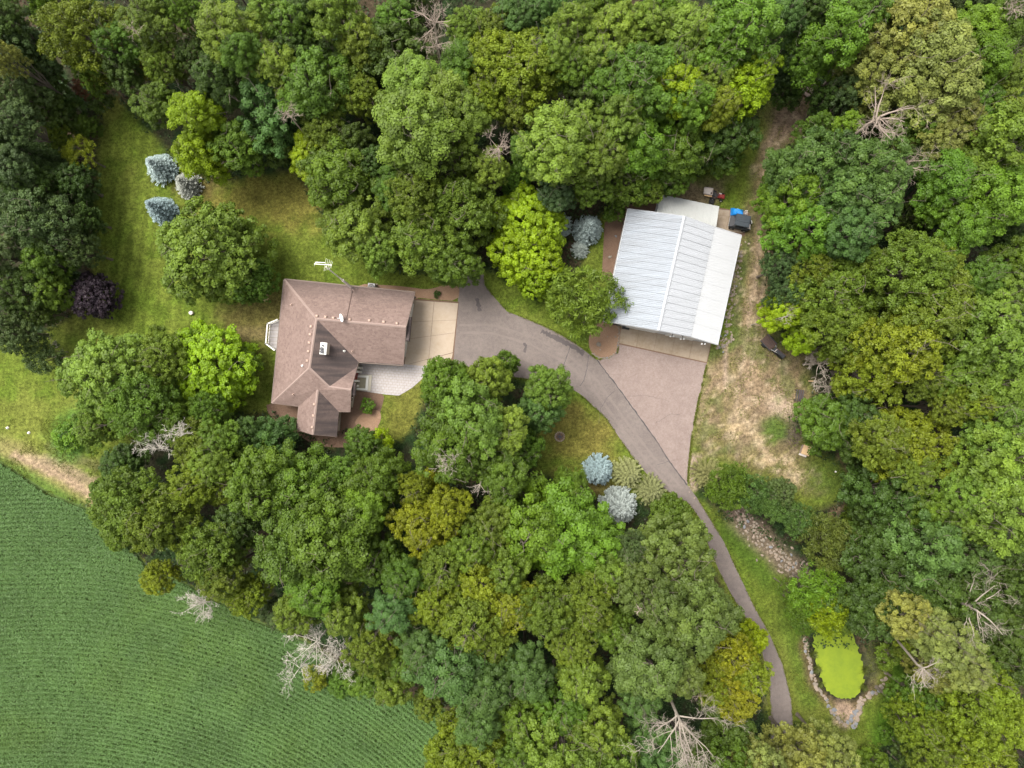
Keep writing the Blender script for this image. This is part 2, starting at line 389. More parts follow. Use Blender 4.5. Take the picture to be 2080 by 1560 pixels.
# ------------------------------------------------------------------ ground sheet
def ground_height(px, py):
    d = sdist(px, py, POND)
    return -.55 * (1 - sstep(-6, 26, d))
def build_ground():
    gx = np.concatenate([[-600, -300, -150, -100], np.arange(-74, 74.1, .42), [100, 150, 300, 600]])
    gy = np.concatenate([[-600, -300, -150, -90], np.arange(-58, 58.1, .42), [90, 150, 300, 600]])
    X, Y = np.meshgrid(gx, gy); x = X.ravel(); y = Y.ravel()
    px = x / S + 1040; py = 780 - y / S
    n1 = vnoise(px + 9000, py + 9000, 90, 1); n2 = vnoise(px + 9000, py + 9000, 26, 2); n3 = vnoise(px + 9000, py + 9000, 260, 3)
    wob = (n2 - .5) * 46 + (n1 - .5) * 30
    def mixc(c, col, w): return c * (1 - w[:, None]) + np.array(col)[None] * w[:, None]
    c = np.tile(np.array([.090, .118, .015]), (len(x), 1))
    c = mixc(c, (.112, .138, .020), sstep(.45, .65, n1))
    c = mixc(c, (.072, .110, .011), sstep(.5, .68, n2) * .7)
    c = mixc(c, (.17, .155, .035), sstep(.52, .68, n3) * .35)
    def ell(cx, cy, rx, ry, a=0, soft=.5):
        ca, sa = math.cos(math.radians(a)), math.sin(math.radians(a))
        u = ((px - cx) * ca + (py - cy) * sa) / rx; v = (-(px - cx) * sa + (py - cy) * ca) / ry
        return 1 - sstep(1 - soft, 1 + soft, np.hypot(u, v) + (n2 - .5) * 1.2)
    def line(pts, w, soft=.6, wobble=1):
        d = segdist(px, py, pts, False) + wob * .25 * wobble
        return 1 - sstep(w * (1 - soft), w * (1 + soft), d)
    # mowing stripes on the west lawn
    ca, sa = math.cos(math.radians(8)), math.sin(math.radians(8))
    st = np.sin((px * ca + py * sa) / 24 * 2 * math.pi) * ell(330, 600, 260, 300, 0, .3)
    c *= (1 + .18 * st)[:, None]
    # drier lawn
    c = mixc(c, (.16, .115, .03), ell(560, 410, 150, 60) * .55)
    c = mixc(c, (.16, .125, .04), ell(520, 640, 60, 60) * .75); c = mixc(c, (.2, .15, .07), ell(500, 680, 45, 14) * .5)
    c = mixc(c, (.15, .12, .035), ell(80, 860, 150, 60) * .2)
    c = mixc(c, (.15, .10, .03), ell(840, 840, 60, 60) * .35); c = mixc(c, (.16, .11, .03), ell(1170, 880, 90, 60, 30) * .5)
    c = mixc(c, (.11, .07, .028), ell(1160, 990, 90, 30) * .7); c = mixc(c, (.10, .065, .028), ell(400, 365, 60, 30) * .6)
    c = mixc(c, (.05, .085, .01), ell(1520, 1130, 90, 24, 50) * .9)
    c = mixc(c, (.05, .10, .008), line([(1790, 1560), (1800, 1490), (1830, 1410), (1840, 1340)], 32))
    c = mixc(c, (.065, .10, .012), line([(1600, 1230), (1625, 1330), (1645, 1420)], 24) * .8)
    # forest floor
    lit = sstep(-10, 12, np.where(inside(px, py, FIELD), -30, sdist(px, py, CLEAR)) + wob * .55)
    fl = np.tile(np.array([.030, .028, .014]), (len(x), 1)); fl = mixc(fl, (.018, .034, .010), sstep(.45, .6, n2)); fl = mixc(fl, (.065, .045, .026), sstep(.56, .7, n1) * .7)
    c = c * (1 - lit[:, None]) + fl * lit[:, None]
    # bare soil, straw and wheel tracks on the east yard
    tan = (.205, .145, .083); strw = (.31, .23, .125); brown = (.165, .112, .064)
    yard = sstep(0, 30, -(sdist(px, py, [(1480, 480), (1530, 300), (1590, 210), (1680, 180), (1690, 240), (1590, 320), (1570, 600), (1600, 700), (1650, 750), (1650, 810), (1610, 860), (1660, 930), (1700, 1000), (1660, 1030), (1480, 950), (1400, 930), (1410, 840), (1440, 720), (1470, 700)]) + wob * .4))
    c = mixc(c, (.130, .105, .040), yard * .85)
    c = mixc(c, (.055, .085, .02), yard * sstep(.5, .62, n2) * .5)
    c = mixc(c, tan, line([(1640, 190), (1600, 230), (1566, 300), (1560, 400), (1550, 480), (1545, 560), (1530, 640), (1520, 720), (1525, 800)], 21) * (.6 + .4 * sstep(.42, .58, n2)))
    for off in (-9, 9):
        c = mixc(c, (.30, .225, .14), line([(1630 + off, 195), (1600 + off, 230), (1569 + off, 300), (1562 + off, 400), (1551 + off, 480), (1546 + off, 560), (1531 + off, 640), (1521 + off, 720), (1508 + off, 800), (1500 + off, 860)], 4.5, .6, .35) * .8)
    c = mixc(c, (.10, .095, .03), line([(1600, 230), (1569, 300), (1562, 400), (1551, 480), (1546, 560), (1531, 640), (1521, 720)], 3.5, .7, .4) * .6)
    c = mixc(c, brown, line([(1520, 420), (1522, 560), (1505, 700)], 9) * .3)
    c = mixc(c, (.17, .12, .075), ell(1400, 400, 70, 30, -20) * .8); c = mixc(c, (.16, .11, .07), ell(1610, 240, 45, 60, 20) * .7)
    c = mixc(c, tan, ell(1560, 800, 70, 55, 20) * .85); c = mixc(c, (.30, .225, .15), ell(1590, 830, 45, 22, 30) * .9)
    c = mixc(c, tan, ell(1450, 800, 38, 95, 12) * (.35 + .6 * sstep(.45, .58, n2)))
    c = mixc(c, tan, ell(1520, 860, 70, 70) * sstep(.42, .56, n2) * .85)
    c = mixc(c, brown, ell(1600, 740, 50, 35) * .7); c = mixc(c, (.08, .06, .045), ell(1610, 880, 20, 26, -30) * .9)
    c = mixc(c, strw, line([(1500, 870), (1560, 925), (1640, 975)], 20) * sstep(.36, .56, vnoise(px + 9000 + py * .8, (py - px * .55) * 3 + 9000, 30, 9)))
    c = mixc(c, (.055, .095, .014), ell(1570, 870, 34, 26) * .9); c = mixc(c, (.06, .09, .014), ell(1680, 970, 50, 40) * .8)
    c = mixc(c, (.06, .09, .02), line([(1440, 720), (1500, 700)], 9) * .6); c = mixc(c, (.06, .085, .02), line([(1490, 690), (1505, 560), (1520, 490)], 9) * .7)
    c = mixc(c, (.31, .23, .15), line([(1474, 705), (1474, 790)], 3, .6, .2))
    c = mixc(c, (.30, .22, .15), line([(1412, 930), (1408, 990)], 8) * .8)
    c = mixc(c, brown, line([(1700, 900), (1730, 960), (1720, 1020), (1690, 1050)], 10) * .7)
    c = mixc(c, (.12, .085, .05), yard * sstep(.55, .68, vnoise(px + 9000, py + 9000, 15, 71, 3)) * .55)
    c = mixc(c, (.36, .28, .17), yard * sstep(.6, .72, vnoise(px + 9000, py + 9000, 11, 72, 3)) * .6)
    c = mixc(c, (.07, .095, .02), yard * sstep(.57, .68, vnoise(px + 9000, py + 9000, 40, 73, 3)) * .55)
    # field margin
    c = mixc(c, (.21, .165, .07), line([(-60, 890), (60, 935), (200, 1010)], 26) * .6)
    c = mixc(c, (.26, .185, .11), line([(30, 925), (120, 965), (215, 1020)], 9, .5) * .95)
    c = mixc(c, (.21, .155, .09), line([(60, 930), (110, 940), (200, 985)], 10) * .8)
    c = mixc(c, (.07, .12, .02), line([(-40, 915), (60, 968), (160, 1030)], 12) * .8)
    c = mixc(c, (.12, .09, .05), line([(100, 905), (190, 945)], 10) * .5)
    c = mixc(c, (.055, .15, .022), ell(142, 882, 42, 46) * .85)
    # pond bank
    pd = sdist(px, py, POND)
    c = mixc(c, (.11, .075, .04), (1 - sstep(14, 30, pd + wob * .4)) * .9)
    c = mixc(c, (.022, .022, .012), (1 - sstep(3, 9, pd + wob * .12)))
    c = mixc(c, (.30, .21, .14), ell(1715, 1452, 22, 26) * .9)
    c = mixc(c, (.05, .055, .022), ell(1775, 1330, 18, 55) * .9)
    # rock bed by the lane
    c = mixc(c, (.125, .09, .064), line([(1500, 1045), (1540, 1090), (1590, 1140), (1640, 1165)], 24) * .9)
    c *= (0.82 + .36 * vnoise(px + 9000, py + 9000, 9, 21, 2))[:, None]
    c *= np.array([[.95, .96, 1.05]])
    far = (np.abs(x) > 75) | (np.abs(y) > 59); c[far] = (.045, .062, .018)
    z = ground_height(px, py)
    ny, nx = X.shape; idx = np.arange(nx * ny).reshape(ny, nx)
    F = np.stack([idx[:-1, :-1], idx[:-1, 1:], idx[1:, 1:], idx[1:, :-1]], -1).reshape(-1, 4)
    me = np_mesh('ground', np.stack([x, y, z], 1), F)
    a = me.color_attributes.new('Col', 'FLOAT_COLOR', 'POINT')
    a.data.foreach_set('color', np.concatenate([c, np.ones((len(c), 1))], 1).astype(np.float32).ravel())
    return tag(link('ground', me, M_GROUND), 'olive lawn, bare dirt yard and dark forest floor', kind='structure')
def np_mesh(name, V, F, attrs=None, smooth=False):
    me = bpy.data.meshes.new(name); k = F.shape[1]
    me.vertices.add(len(V)); me.vertices.foreach_set('co', V.astype(np.float32).ravel())
    me.loops.add(F.size); me.loops.foreach_set('vertex_index', F.astype(np.int32).ravel())
    me.polygons.add(len(F)); me.polygons.foreach_set('loop_start', np.arange(0, F.size, k, dtype=np.int32))
    me.polygons.foreach_set('loop_total', np.full(len(F), k, np.int32))
    me.update(calc_edges=True)
    for nm, val in (attrs or {}).items():
        at = me.attributes.new(nm, 'FLOAT', 'FACE'); at.data.foreach_set('value', val.astype(np.float32))
    return me
build_ground()

def sheet(name, poly, z, m, label=None, parent=None, kind='structure', px=True):
    P = [W(a, b) for a, b in poly] if px else poly
    tr = tessellate_polygon([[Vector((p[0], p[1], 0)) for p in P]])
    F = []
    for t in tr:
        q = [P[i] for i in t]
        c = (q[1][0] - q[0][0]) * (q[2][1] - q[0][1]) - (q[1][1] - q[0][1]) * (q[2][0] - q[0][0])
        F.append(tuple(t) if c > 0 else tuple(t[::-1]))
    mb = MB(); mb.add([(p[0], p[1], z) for p in P], F)
    o = mb.build(name, m, parent); return tag(o, label, kind=kind)

# driveway, parking pad, tar seams
DRIVE = [(933, 575), (940, 520), (978, 520), (985, 580), (1003, 603), (1030, 633), (1075, 650), (1120, 670), (1165, 695), (1195, 718), (1212, 731), (1250, 780), (1290, 835),
         (1330, 890), (1365, 945), (1396, 985), (1415, 1010), (1440, 1050), (1470, 1100), (1500, 1165), (1530, 1228), (1560, 1282), (1590, 1350), (1607, 1420), (1611, 1480), (1600, 1600),
         (1555, 1600), (1566, 1480), (1566, 1440), (1562, 1385), (1547, 1320), (1518, 1262), (1488, 1212), (1461, 1160), (1440, 1110), (1421, 1052), (1398, 1022), (1365, 1005),
         (1320, 970), (1290, 935), (1262, 895), (1232, 850), (1205, 825), (1178, 800), (1150, 783), (1060, 768), (1000, 760), (921, 735), (921, 723), (930, 612)]
sheet('driveway', DRIVE, .012, M_ASPH, 'brown-grey asphalt driveway narrowing to a lane')
PAD = [(1212, 731), (1238, 728), (1253, 716), (1258, 699), (1436, 737), (1428, 770), (1418, 815), (1405, 885), (1399, 940), (1396, 985), (1365, 945), (1330, 890), (1290, 835), (1250, 780)]
sheet('parking_pad', PAD, .008, M_PAD, 'faded pinkish asphalt pad in front of the shed')
def ribbon(name, pts, w, z, m, jitter=1.2, n=40, label=None):
    q = sample_line(pts, n); P = []; F = []
    for i, p in enumerate(q):
        a = Vector(q[max(i - 1, 0)]); b = Vector(q[min(i + 1, n - 1)]); d = (b - a).normalized(); nn = Vector((-d.y, d.x))
        ww = w * random.uniform(.6, 1.3) / 2; j = random.uniform(-jitter, jitter)
        c = Vector(p) + nn * j
        P += [W(*(c + nn * ww), z), W(*(c - nn * ww), z)]
        if i: F.append((2 * i - 2, 2 * i, 2 * i + 1, 2 * i - 1))
    P = [(p.x, p.y, z) for p in P]
    return tag(MB().add(P, F).build(name, m), label, kind='structure')
ribbon('tar_seam', [(1212, 731), (1250, 780), (1290, 835), (1330, 890), (1365, 945), (1396, 985)], 2.1, .018, M_TAR, .8, 60, 'dark tar seam between lane and pad')
ribbon('tar_seam', [(1195, 722), (1192, 750), (1185, 775), (1178, 784)], 1.0, .018, M_TAR, .5, 24, 'thin tar crack across the driveway')
ribbon('tar_seam', [(1160, 700), (1152, 722), (1145, 742)], .9, .018, M_TAR, .5, 16, 'thin tar crack across the driveway bend')
ribbon('tar_seam', [(1216, 860), (1220, 830), (1235, 805), (1250, 793)], .5, .018, M_TAR, .6, 20, 'hairline crack on the lane')
ribbon('tar_seam', [(1335, 944), (1355, 938), (1372, 934)], .5, .018, M_TAR, .6, 12, 'short crack by the lane end')
ribbon('tar_seam', [(1268, 806), (1310, 802), (1360, 815)], .4, .016, M_TAR, 1.2, 18, 'hairline crack across the parking pad')
ribbon('tar_seam', [(1330, 860), (1360, 842), (1382, 842)], .4, .016, M_TAR, 1.2, 14, 'hairline crack near the pad centre')
ribbon('tar_seam', [(1100, 672), (1150, 697), (1186, 719)], 9, .017, M_PATCH, 2, 30, 'dark patched strip along driveway edge')

_c = sample_line([(934, 668), (1000, 668), (1080, 692), (1150, 728), (1205, 775), (1258, 850), (1318, 930), (1380, 998)], 40)
for off, z_ in ((-8, .0142), (8, .0154)):
    q_ = []
    for n_ in range(40):
        d_ = (Vector(_c[min(n_ + 2, 39)]) - Vector(_c[max(n_ - 2, 0)])).normalized(); q_.append((_c[n_][0] - d_.y * off, _c[n_][1] + d_.x * off))
    ribbon('wheel_track', q_, 5, z_, M_TRACK, .5, 60, 'pale worn wheel track along the driveway')
ribbon('oil_stain', [(968, 606), (972, 620), (974, 632)], 7, .0165, M_PATCH, 1.5, 9, 'dark oil stain on the driveway near the mulch bed')
ribbon('oil_stain', [(1066, 696), (1068, 706), (1066, 716)], 5, .0165, M_PATCH, 1.5, 8, 'dark stain in the middle of the driveway')
ribbon('oil_stain', [(1122, 682), (1140, 690), (1152, 702)], 9, .0167, M_PATCH, 2, 9, 'dark stain beside the patched driveway edge')
# ------------------------------------------------------------------ field and crop
sheet('crop_field', FIELD, .006, mat('field_soil', (.065, .10, .024), .95, noise=[(3, .5, (.05, .085, .02))]), 'soil under the green row crop')
def leaf_quads(C, Nn, a, b, r, fold=0):
    """diamond leaves: centres C, normals Nn, length a, width b"""
    n = len(C)
    t = r.normal(size=(n, 3)); t -= Nn * np.sum(t * Nn, 1, keepdims=True); t /= np.linalg.norm(t, axis=1, keepdims=True) + 1e-9
    bt = np.cross(Nn, t)
    a = np.broadcast_to(a, (n,))[:, None]; b = np.broadcast_to(b, (n,))[:, None]
    V = np.stack([C - t * a / 2, C + bt * b / 2, C + t * a / 2, C - bt * b / 2], 1).reshape(-1, 3)
    F = np.arange(4 * n).reshape(n, 4)
    return V, F
def build_crop():
    r = np.random.default_rng(5); n = 700000
    px = r.uniform(-110, 920, n); py = r.uniform(900, 1640, n)
    edge = FIELD[:13]
    ok = inside(px, py, FIELD); px = px[ok]; py = py[ok]
    d = segdist(px, py, edge, False)
    keep = d > -1 + 7 * vnoise(px + 5000, py + 5000, 20, 31, 2); px = px[keep]; py = py[keep]; d = d[keep]
    # rows: parallel to the tree line near it, straight east-west farther out
    phi = np.hypot(px - 100, py - 2428)
    phi = phi + (vnoise(px + 5000, py + 5000, 60, 33, 2) - .5) * 5
    ph = .5 + .5 * np.cos(phi / 9.4 * 2 * math.pi)
    keep = r.random(len(px)) < (.66 + .34 * ph) * .92
    px, py, ph = px[keep], py[keep], ph[keep]; n = len(px)
    hn = vnoise(px + 5000, py + 5000, 14, 35, 3)
    z = .34 + .22 * ph * (.5 + hn) + r.uniform(-.08, .05, n)
    k = S * (H - z) / H
    C = np.stack([(px - 1040) * S, (780 - py) * S, z], 1)
    Nn = r.normal(size=(n, 3)) * .5; Nn[:, 2] = np.abs(Nn[:, 2]) + .8; Nn /= np.linalg.norm(Nn, axis=1, keepdims=True)
    V, F = leaf_quads(C, Nn, r.uniform(.13, .2, n), r.uniform(.10, .15, n), r)
    big = vnoise(px + 5000, py + 5000, 160, 37, 3)
    yel = np.clip(sstep(.52, .7, big) * .5 + (1 - sstep(20, 60, np.hypot((px - 30) / 2, (py - 1485)))) * .6 + (1 - sstep(8, 30, np.hypot(px - 385, py - 1308))) * .6, 0, 1)
    v = .9 + .2 * r.random(n) + (vnoise(px + 5000, py + 5000, 70, 39, 3) - .5) * .5
    me = np_mesh('row_crop', V, F, {'v': v, 'y': yel * r.uniform(.3, 1, n)})
    o = link('row_crop', me, M_LEAF); o.color = (.092, .168, .046, 1)
    tag(o, 'dense blue-green leafy crop planted in curving rows', kind='stuff')
build_crop()

# ------------------------------------------------------------------ stones, in shared meshes
def stone_mesh(seed, name='stone'):
    r = random.Random(seed); n1, n2 = 8, 5; V = []; F = []
    ph = [r.uniform(.75, 1.2) for _ in range(n1)]
    V.append((0, 0, -.4))
    for i in range(1, n2):
        th = math.pi * i / n2
        for k in range(n1):
            a = 2 * math.pi * k / n1; q = ph[k] * r.uniform(.88, 1.1)
            V.append((math.sin(th) * math.cos(a) * q, math.sin(th) * math.sin(a) * q * .85, -math.cos(th) * .55 * r.uniform(.9, 1.08)))
    V.append((0, 0, .52)); e = len(V) - 1
    for k in range(n1): F.append((0, 1 + (k + 1) % n1, 1 + k)); F.append((e, 1 + (n2 - 2) * n1 + k, 1 + (n2 - 2) * n1 + (k + 1) % n1))
    for i in range(n2 - 2):
        for k in range(n1): F.append((1 + i * n1 + k, 1 + i * n1 + (k + 1) % n1, 1 + (i + 1) * n1 + (k + 1) % n1, 1 + (i + 1) * n1 + k))
    me = bpy.data.meshes.new(name); me.from_pydata(V, [], F); me.update(); return me
STONES = []
for mi, m_ in enumerate((M_STONE, M_STONE2, M_STONE3)):
    row = []
    for s_ in range(4):
        me = stone_mesh(mi * 10 + s_); me.materials.append(m_); row.append(me)
    STONES.append(row)
def put_stone(parent, px, py, r_px, kind=None, z=None):
    if kind is None: kind = random.choices((0, 1, 2), (5, 5, 1))[0]
    r = r_px * S * .86
    if z is None: z = float(ground_height(np.array([px]), np.array([py]))[0])
    p = W(px, py); o = bpy.data.objects.new('stone', random.choice(STONES[kind])); COL.objects.link(o)
    base = origin(parent) if parent else Vector((0, 0, 0))
    o.parent = parent
    o.location = Vector((p.x, p.y, z + r * .22)) - base
    o.scale = (r * random.uniform(.85, 1.25), r * random.uniform(.8, 1.1), r * random.uniform(.7, 1)); o.rotation_euler = (random.uniform(-.2, .2), random.uniform(-.2, .2), random.uniform(0, 6.28))
    return o
def stones_along(parent, pts, n, spread, r0, r1, kind=None):
    for p in sample_line(pts, n): put_stone(parent, p[0] + random.uniform(-spread, spread), p[1] + random.uniform(-spread * .5, spread * .5), random.uniform(r0, r1), kind)

# pond
pcx, pcy = 1706, 1340
pm = sheet('pond', [(pcx + (a - pcx) * .955, pcy + (b - pcy) * .965) for a, b in POND], -.30, M_POND, 'duckweed covered bright green pond')
ring = thing('pond_edging', W(1637, 1300), 'curved dry stone edging along the lane side of the pond', 'stone edging')
stones_along(ring, [(1637, 1298), (1642, 1336), (1649, 1365), (1658, 1395), (1670, 1412), (1684, 1433), (1699, 1454), (1714, 1474)], 46, 4, 3.2, 6)
stones_along(ring, [(1639, 1300), (1645, 1340), (1655, 1375), (1664, 1400)], 22, 3, 2.6, 4.6, 1)
ring2 = thing('pond_edging', W(1799, 1300), 'dry stone edging between the pond and the bright green grass strip', 'stone edging')
stones_along(ring2, [(1800, 1298), (1797, 1336), (1797, 1380), (1785, 1401), (1764, 1418), (1746, 1433), (1743, 1454), (1735, 1480)], 44, 4, 3.2, 6)
stones_along(ring2, [(1770, 1412), (1752, 1426), (1742, 1445), (1736, 1470)], 22, 6, 3, 6.5, 1)
stones_along(ring2, [(1745, 1437), (1730, 1455), (1724, 1468), (1732, 1478)], 8, 4, 4, 6.5, 2)
put_stone(ring, 1693, 1441, 5.5, 2); put_stone(ring, 1697, 1443, 4, 2)
rb = thing('rock_bed', W(1560, 1100), 'brown bed of loose rocks and dry twigs beside the lane', 'rock bed')
for _ in range(210):
    p = random.choice(sample_line([(1498, 1042), (1540, 1088), (1590, 1138), (1640, 1165)], 60)); put_stone(rb, p[0] + random.gauss(0, 12), p[1] + random.gauss(0, 11), random.uniform(1.8, 4.2))
rs = thing('rubble_strip', W(1490, 600), 'strip of loose rubble along the right wall of the white shed', 'rubble')
for _ in range(120):
    p = random.choice(sample_line([(1507, 492), (1496, 560), (1482, 630), (1470, 695), (1462, 706)], 60)); put_stone(rs, p[0] + random.gauss(0, 4.5), p[1] + random.gauss(0, 5), random.uniform(1.9, 4.2))
rs2 = thing('rubble_strip', W(1476, 690), 'low curve of pale rocks at the bottom right corner of the shed', 'rubble')
stones_along(rs2, [(1455, 706), (1470, 704), (1484, 692), (1490, 682)], 20, 4, 2.2, 4)
rs3 = thing('rubble_strip', W(1410, 950), 'small heap of pinkish rocks where pad meets lane', 'rubble')
for _ in range(26): put_stone(rs3, random.gauss(1408, 4), random.gauss(962, 18), random.uniform(1.8, 3.6), 1)

# ------------------------------------------------------------------ beds
BED = smooth_poly([(1235, 650), (1263, 658), (1258, 700), (1252, 720), (1228, 730), (1206, 722), (1195, 704), (1197, 676), (1212, 655)], 2)
bed = sheet('mulch_bed', BED, .026, M_MULCH, 'rounded red-brown mulch bed at the shed corner')
edg = thing('bed_edging', W(1255, 690), 'ring of small round stones edging the mulch bed by the shed', 'stone edging')
stones_along(edg, [(1257, 662), (1257, 690), (1252, 716), (1236, 727), (1216, 727), (1203, 718)], 34, 1.2, 1.8, 3)
put_stone(edg, 1240, 725, 3.6, 0); put_stone(edg, 1228, 727, 3.4, 0)
def boulder(px, py, r, label, kind=0):
    p = W(px, py); o = put_stone(None, px, py, r, kind); o.name = 'boulder'; return tag(o, label, 'boulder')
boulder(1216, 699, 6.5, 'large pale boulder in the middle of the shed mulch bed')
boulder(1219, 710, 2.6, 'small pinkish stone below the large boulder in the mulch bed', 1)
boulder(1250, 684, 3, 'white round stone near the apron edge of the mulch bed', 0)
boulder(1234, 684, 2, 'tiny pale stone in the centre of the shed mulch bed', 0)
boulder(1239, 522, 5, 'pale round boulder on the mulch strip left of the shed', 0)
boulder(1251, 480, 3.5, 'grey stone against the left shed wall', 2)
boulder(1537, 1138, 3, 'pale stone where the lane meets the rock bed', 0)
sheet('mulch_strip', [(1228, 452), (1248, 446), (1268, 408), (1338, 398), (1335, 440), (1290, 440), (1278, 470), (1258, 575), (1222, 566)], .026, M_MULCHD, 'dark mulch strip along the left shed wall')
sheet('mulch_bed', smooth_poly([(720, 576), (800, 580), (838, 584), (862, 588), (880, 586), (905, 578), (934, 580), (931, 612), (880, 608), (842, 604), (838, 620), (720, 606)], 1), .026, M_MULCH, 'tan mulch bed along the top wall of the house')
sheet('mulch_bed', smooth_poly([(705, 795), (735, 790), (758, 797), (782, 800), (776, 826), (768, 850), (768, 880), (740, 905), (690, 910), (640, 905), (600, 880), (545, 845), (540, 815), (700, 800)], 1), .022, M_MULCHD, 'brown mulch around the lower end of the house')
sheet('mulch_path', smooth_poly([(735, 838), (770, 830), (776, 850), (764, 872), (768, 890), (748, 876), (716, 862)], 2), .027, M_MULCH, 'orange-tan worn mulch by the round shrub')
fp = thing('fire_pit', W(1137, 887), 'round stone fire pit ring on the lawn', 'fire pit')
for k in range(16):
    a = k / 16 * 6.283; put_stone(fp, 1137 + 9 * math.cos(a), 887 + 9 * math.sin(a), 2.4, 1)
MB().lathe(W(1137, 887), [(.42, .01), (.40, .05), (.2, .09), (.05, .1)], 14).build('ash_heap', M_MULCHD, fp)
lb = MB()
for a in (.3, 1.5, 2.6): lb.tube([W(1137, 887) + Vector((math.cos(a) * .35, math.sin(a) * .35, .08)), W(1137, 887) + Vector((-math.cos(a) * .3, -math.sin(a) * .3, .2))], .05, 6)
lb.build('charred_log', M_DGREY, fp)

# ------------------------------------------------------------------ concrete aprons of single slabs
def slab_grid(parent, quad, us, vs_, z, m, gap=.012, th=.1, name='concrete_slab'):
    """quad: four ground px corners; us, vs_ cut fractions"""
    A, B, C, D = [W(*q) for q in quad]
    def pt(u, v): return A.lerp(B, u).lerp(D.lerp(C, u), v)
    for i in range(len(us) - 1):
        for j in range(len(vs_) - 1):
            ps = [pt(us[i], vs_[j]), pt(us[i + 1], vs_[j]), pt(us[i + 1], vs_[j + 1]), pt(us[i], vs_[j + 1])]
            c = sum(ps, Vector()) / 4
            ps = [p + (c - p).normalized() * gap * 1.4 for p in ps]
            MB().prism(ps, -.05, z + random.uniform(0, .008), .004).build(name, m, parent)
ap = sheet('house_apron', [(838, 606), (932, 613), (920, 744), (818, 742)], .014, M_MULCHD, 'pale concrete apron outside the garage')
slab_grid(ap, [(833, 609), (931, 616), (920, 716), (822, 742)], [0, .5, 1], [0, .34, .6, 1], .045, M_CONC)
MB().prism(WP([(822.5, 742), (919.8, 717), (918, 727), (901, 743.5), (868, 743)]), -.05, .047).build('concrete_slab', M_CONC, ap)
sa = sheet('shed_apron', [(1262, 655), (1446, 694), (1436, 738), (1256, 699)], .016, M_MULCHD, 'stained concrete apron in front of the shed')
slab_grid(sa, [(1265, 645), (1447, 684), (1435, 736), (1257, 697)], [0, .2, .4, .6, .8, 1], [0, 1], .05, M_CONC2)
np_ = sheet('back_pad', [(1448, 420), (1524, 432), (1512, 480), (1440, 466)], .014, M_MULCHD, 'small concrete pad behind the shed')
slab_grid(np_, [(1448, 424), (1520, 431), (1508, 474), (1440, 462)], [0, .5, 1], [0, .3, 1], .04, M_CONC2)

# paver patio
def clip(poly, conv):
    out = poly; n = len(conv)
    for i in range(n):
        a = conv[i]; b = conv[(i + 1) % n]; src = out; out = []
        if not src: return []
        def side(p): return (b[0] - a[0]) * (p[1] - a[1]) - (b[1] - a[1]) * (p[0] - a[0])
        for j in range(len(src)):
            p, q = src[j], src[(j + 1) % len(src)]; sp, sq = side(p), side(q)
            if sp >= 0: out.append(p)
            if (sp >= 0) != (sq >= 0):
                t = sp / (sp - sq); out.append((p[0] + (q[0] - p[0]) * t, p[1] + (q[1] - p[1]) * t))
    return out
PAT = [(712, 733), (800, 738), (869, 742), (866, 755), (857, 770), (838, 787), (822, 797), (810, 803.5), (785, 801.5), (753, 797), (720, 792)]
pat = sheet('paver_patio', PAT, .014, M_CONC2, 'light grey paver patio with a curved edge')
PW = [(p.x, p.y) for p in WP(PAT)]
if sum(PW[i][0] * PW[(i + 1) % len(PW)][1] - PW[(i + 1) % len(PW)][0] * PW[i][1] for i in range(len(PW))) < 0: PW = PW[::-1]
rz = math.radians(-5); cs, sn = math.cos(rz), math.sin(rz); o0 = W(710, 730)
npv = 0
for j in range(0, 15):
    for i in range(-2, 24):
        x0 = i * .40 + (.2 if j % 2 else 0); y0 = -j * .30; g = .007
        q = [(x0 + g, y0 - g), (x0 + .40 - g, y0 - g), (x0 + .40 - g, y0 - .30 + g), (x0 + g, y0 - .30 + g)]
        q = [(o0.x + a * cs - b * sn, o0.y + a * sn + b * cs) for a, b in q][::-1]
        q = clip(q, PW)
        if len(q) >= 3:
            ar = abs(sum(q[k][0] * q[(k + 1) % len(q)][1] - q[(k + 1) % len(q)][0] * q[k][1] for k in range(len(q)))) / 2
            if ar > .01: MB().prism(q, -.02, .045 + random.uniform(0, .008), .02).build('paver', M_PAVER, pat); npv += 1

# ------------------------------------------------------------------ house
house = thing('house', W(690, 700), 'beige single-storey house with a brown shingled hip and gable roof', 'house')
ZE, ZR, ZQ, ZS = 2.8, 5.1, 4.25, 4.2
K = {'A': (577.3, 567.9, ZE), 'B': (843, 594.5, ZE), 'C': (819.4, 741, ZE), 'D': (727.3, 734.5, ZE), 'E': (726, 745, ZE), 'Sx': (711.2, 836.6, ZE), 'F': (688.3, 836.6, ZE),
     'G': (684.2, 887.2, ZE), 'Hh': (602, 872.4, ZE), 'I': (606.2, 825.8, ZE), 'J': (552.3, 819, ZE),
     'R1': (642.5, 647.5, ZR), 'Re': (824.8, 664, ZR), 'R2': (628.2, 747.7, ZR), 'Q1': (668.1, 786, ZQ), 'Q2': (713.3, 792.1, ZQ), 'S1': (645.2, 791.3, ZS), 'S2': (635, 882.9, ZS)}
KP = {k: W(*v) for k, v in K.items()}
slopes = [('A', 'B', 'Re', 'R1'), ('A', 'R1', 'R2', 'J'), ('R1', 'Re', 'C', 'D'), ('R1', 'D', 'E', 'Q1', 'R2'), ('Q1', 'E', 'Q2'), ('R2', 'Q1', 'Q2', 'Sx', 'F', 'S1', 'I', 'J'),
          ('S1', 'S2', 'Hh', 'I'), ('S1', 'F', 'G', 'S2')]
rm = MB()
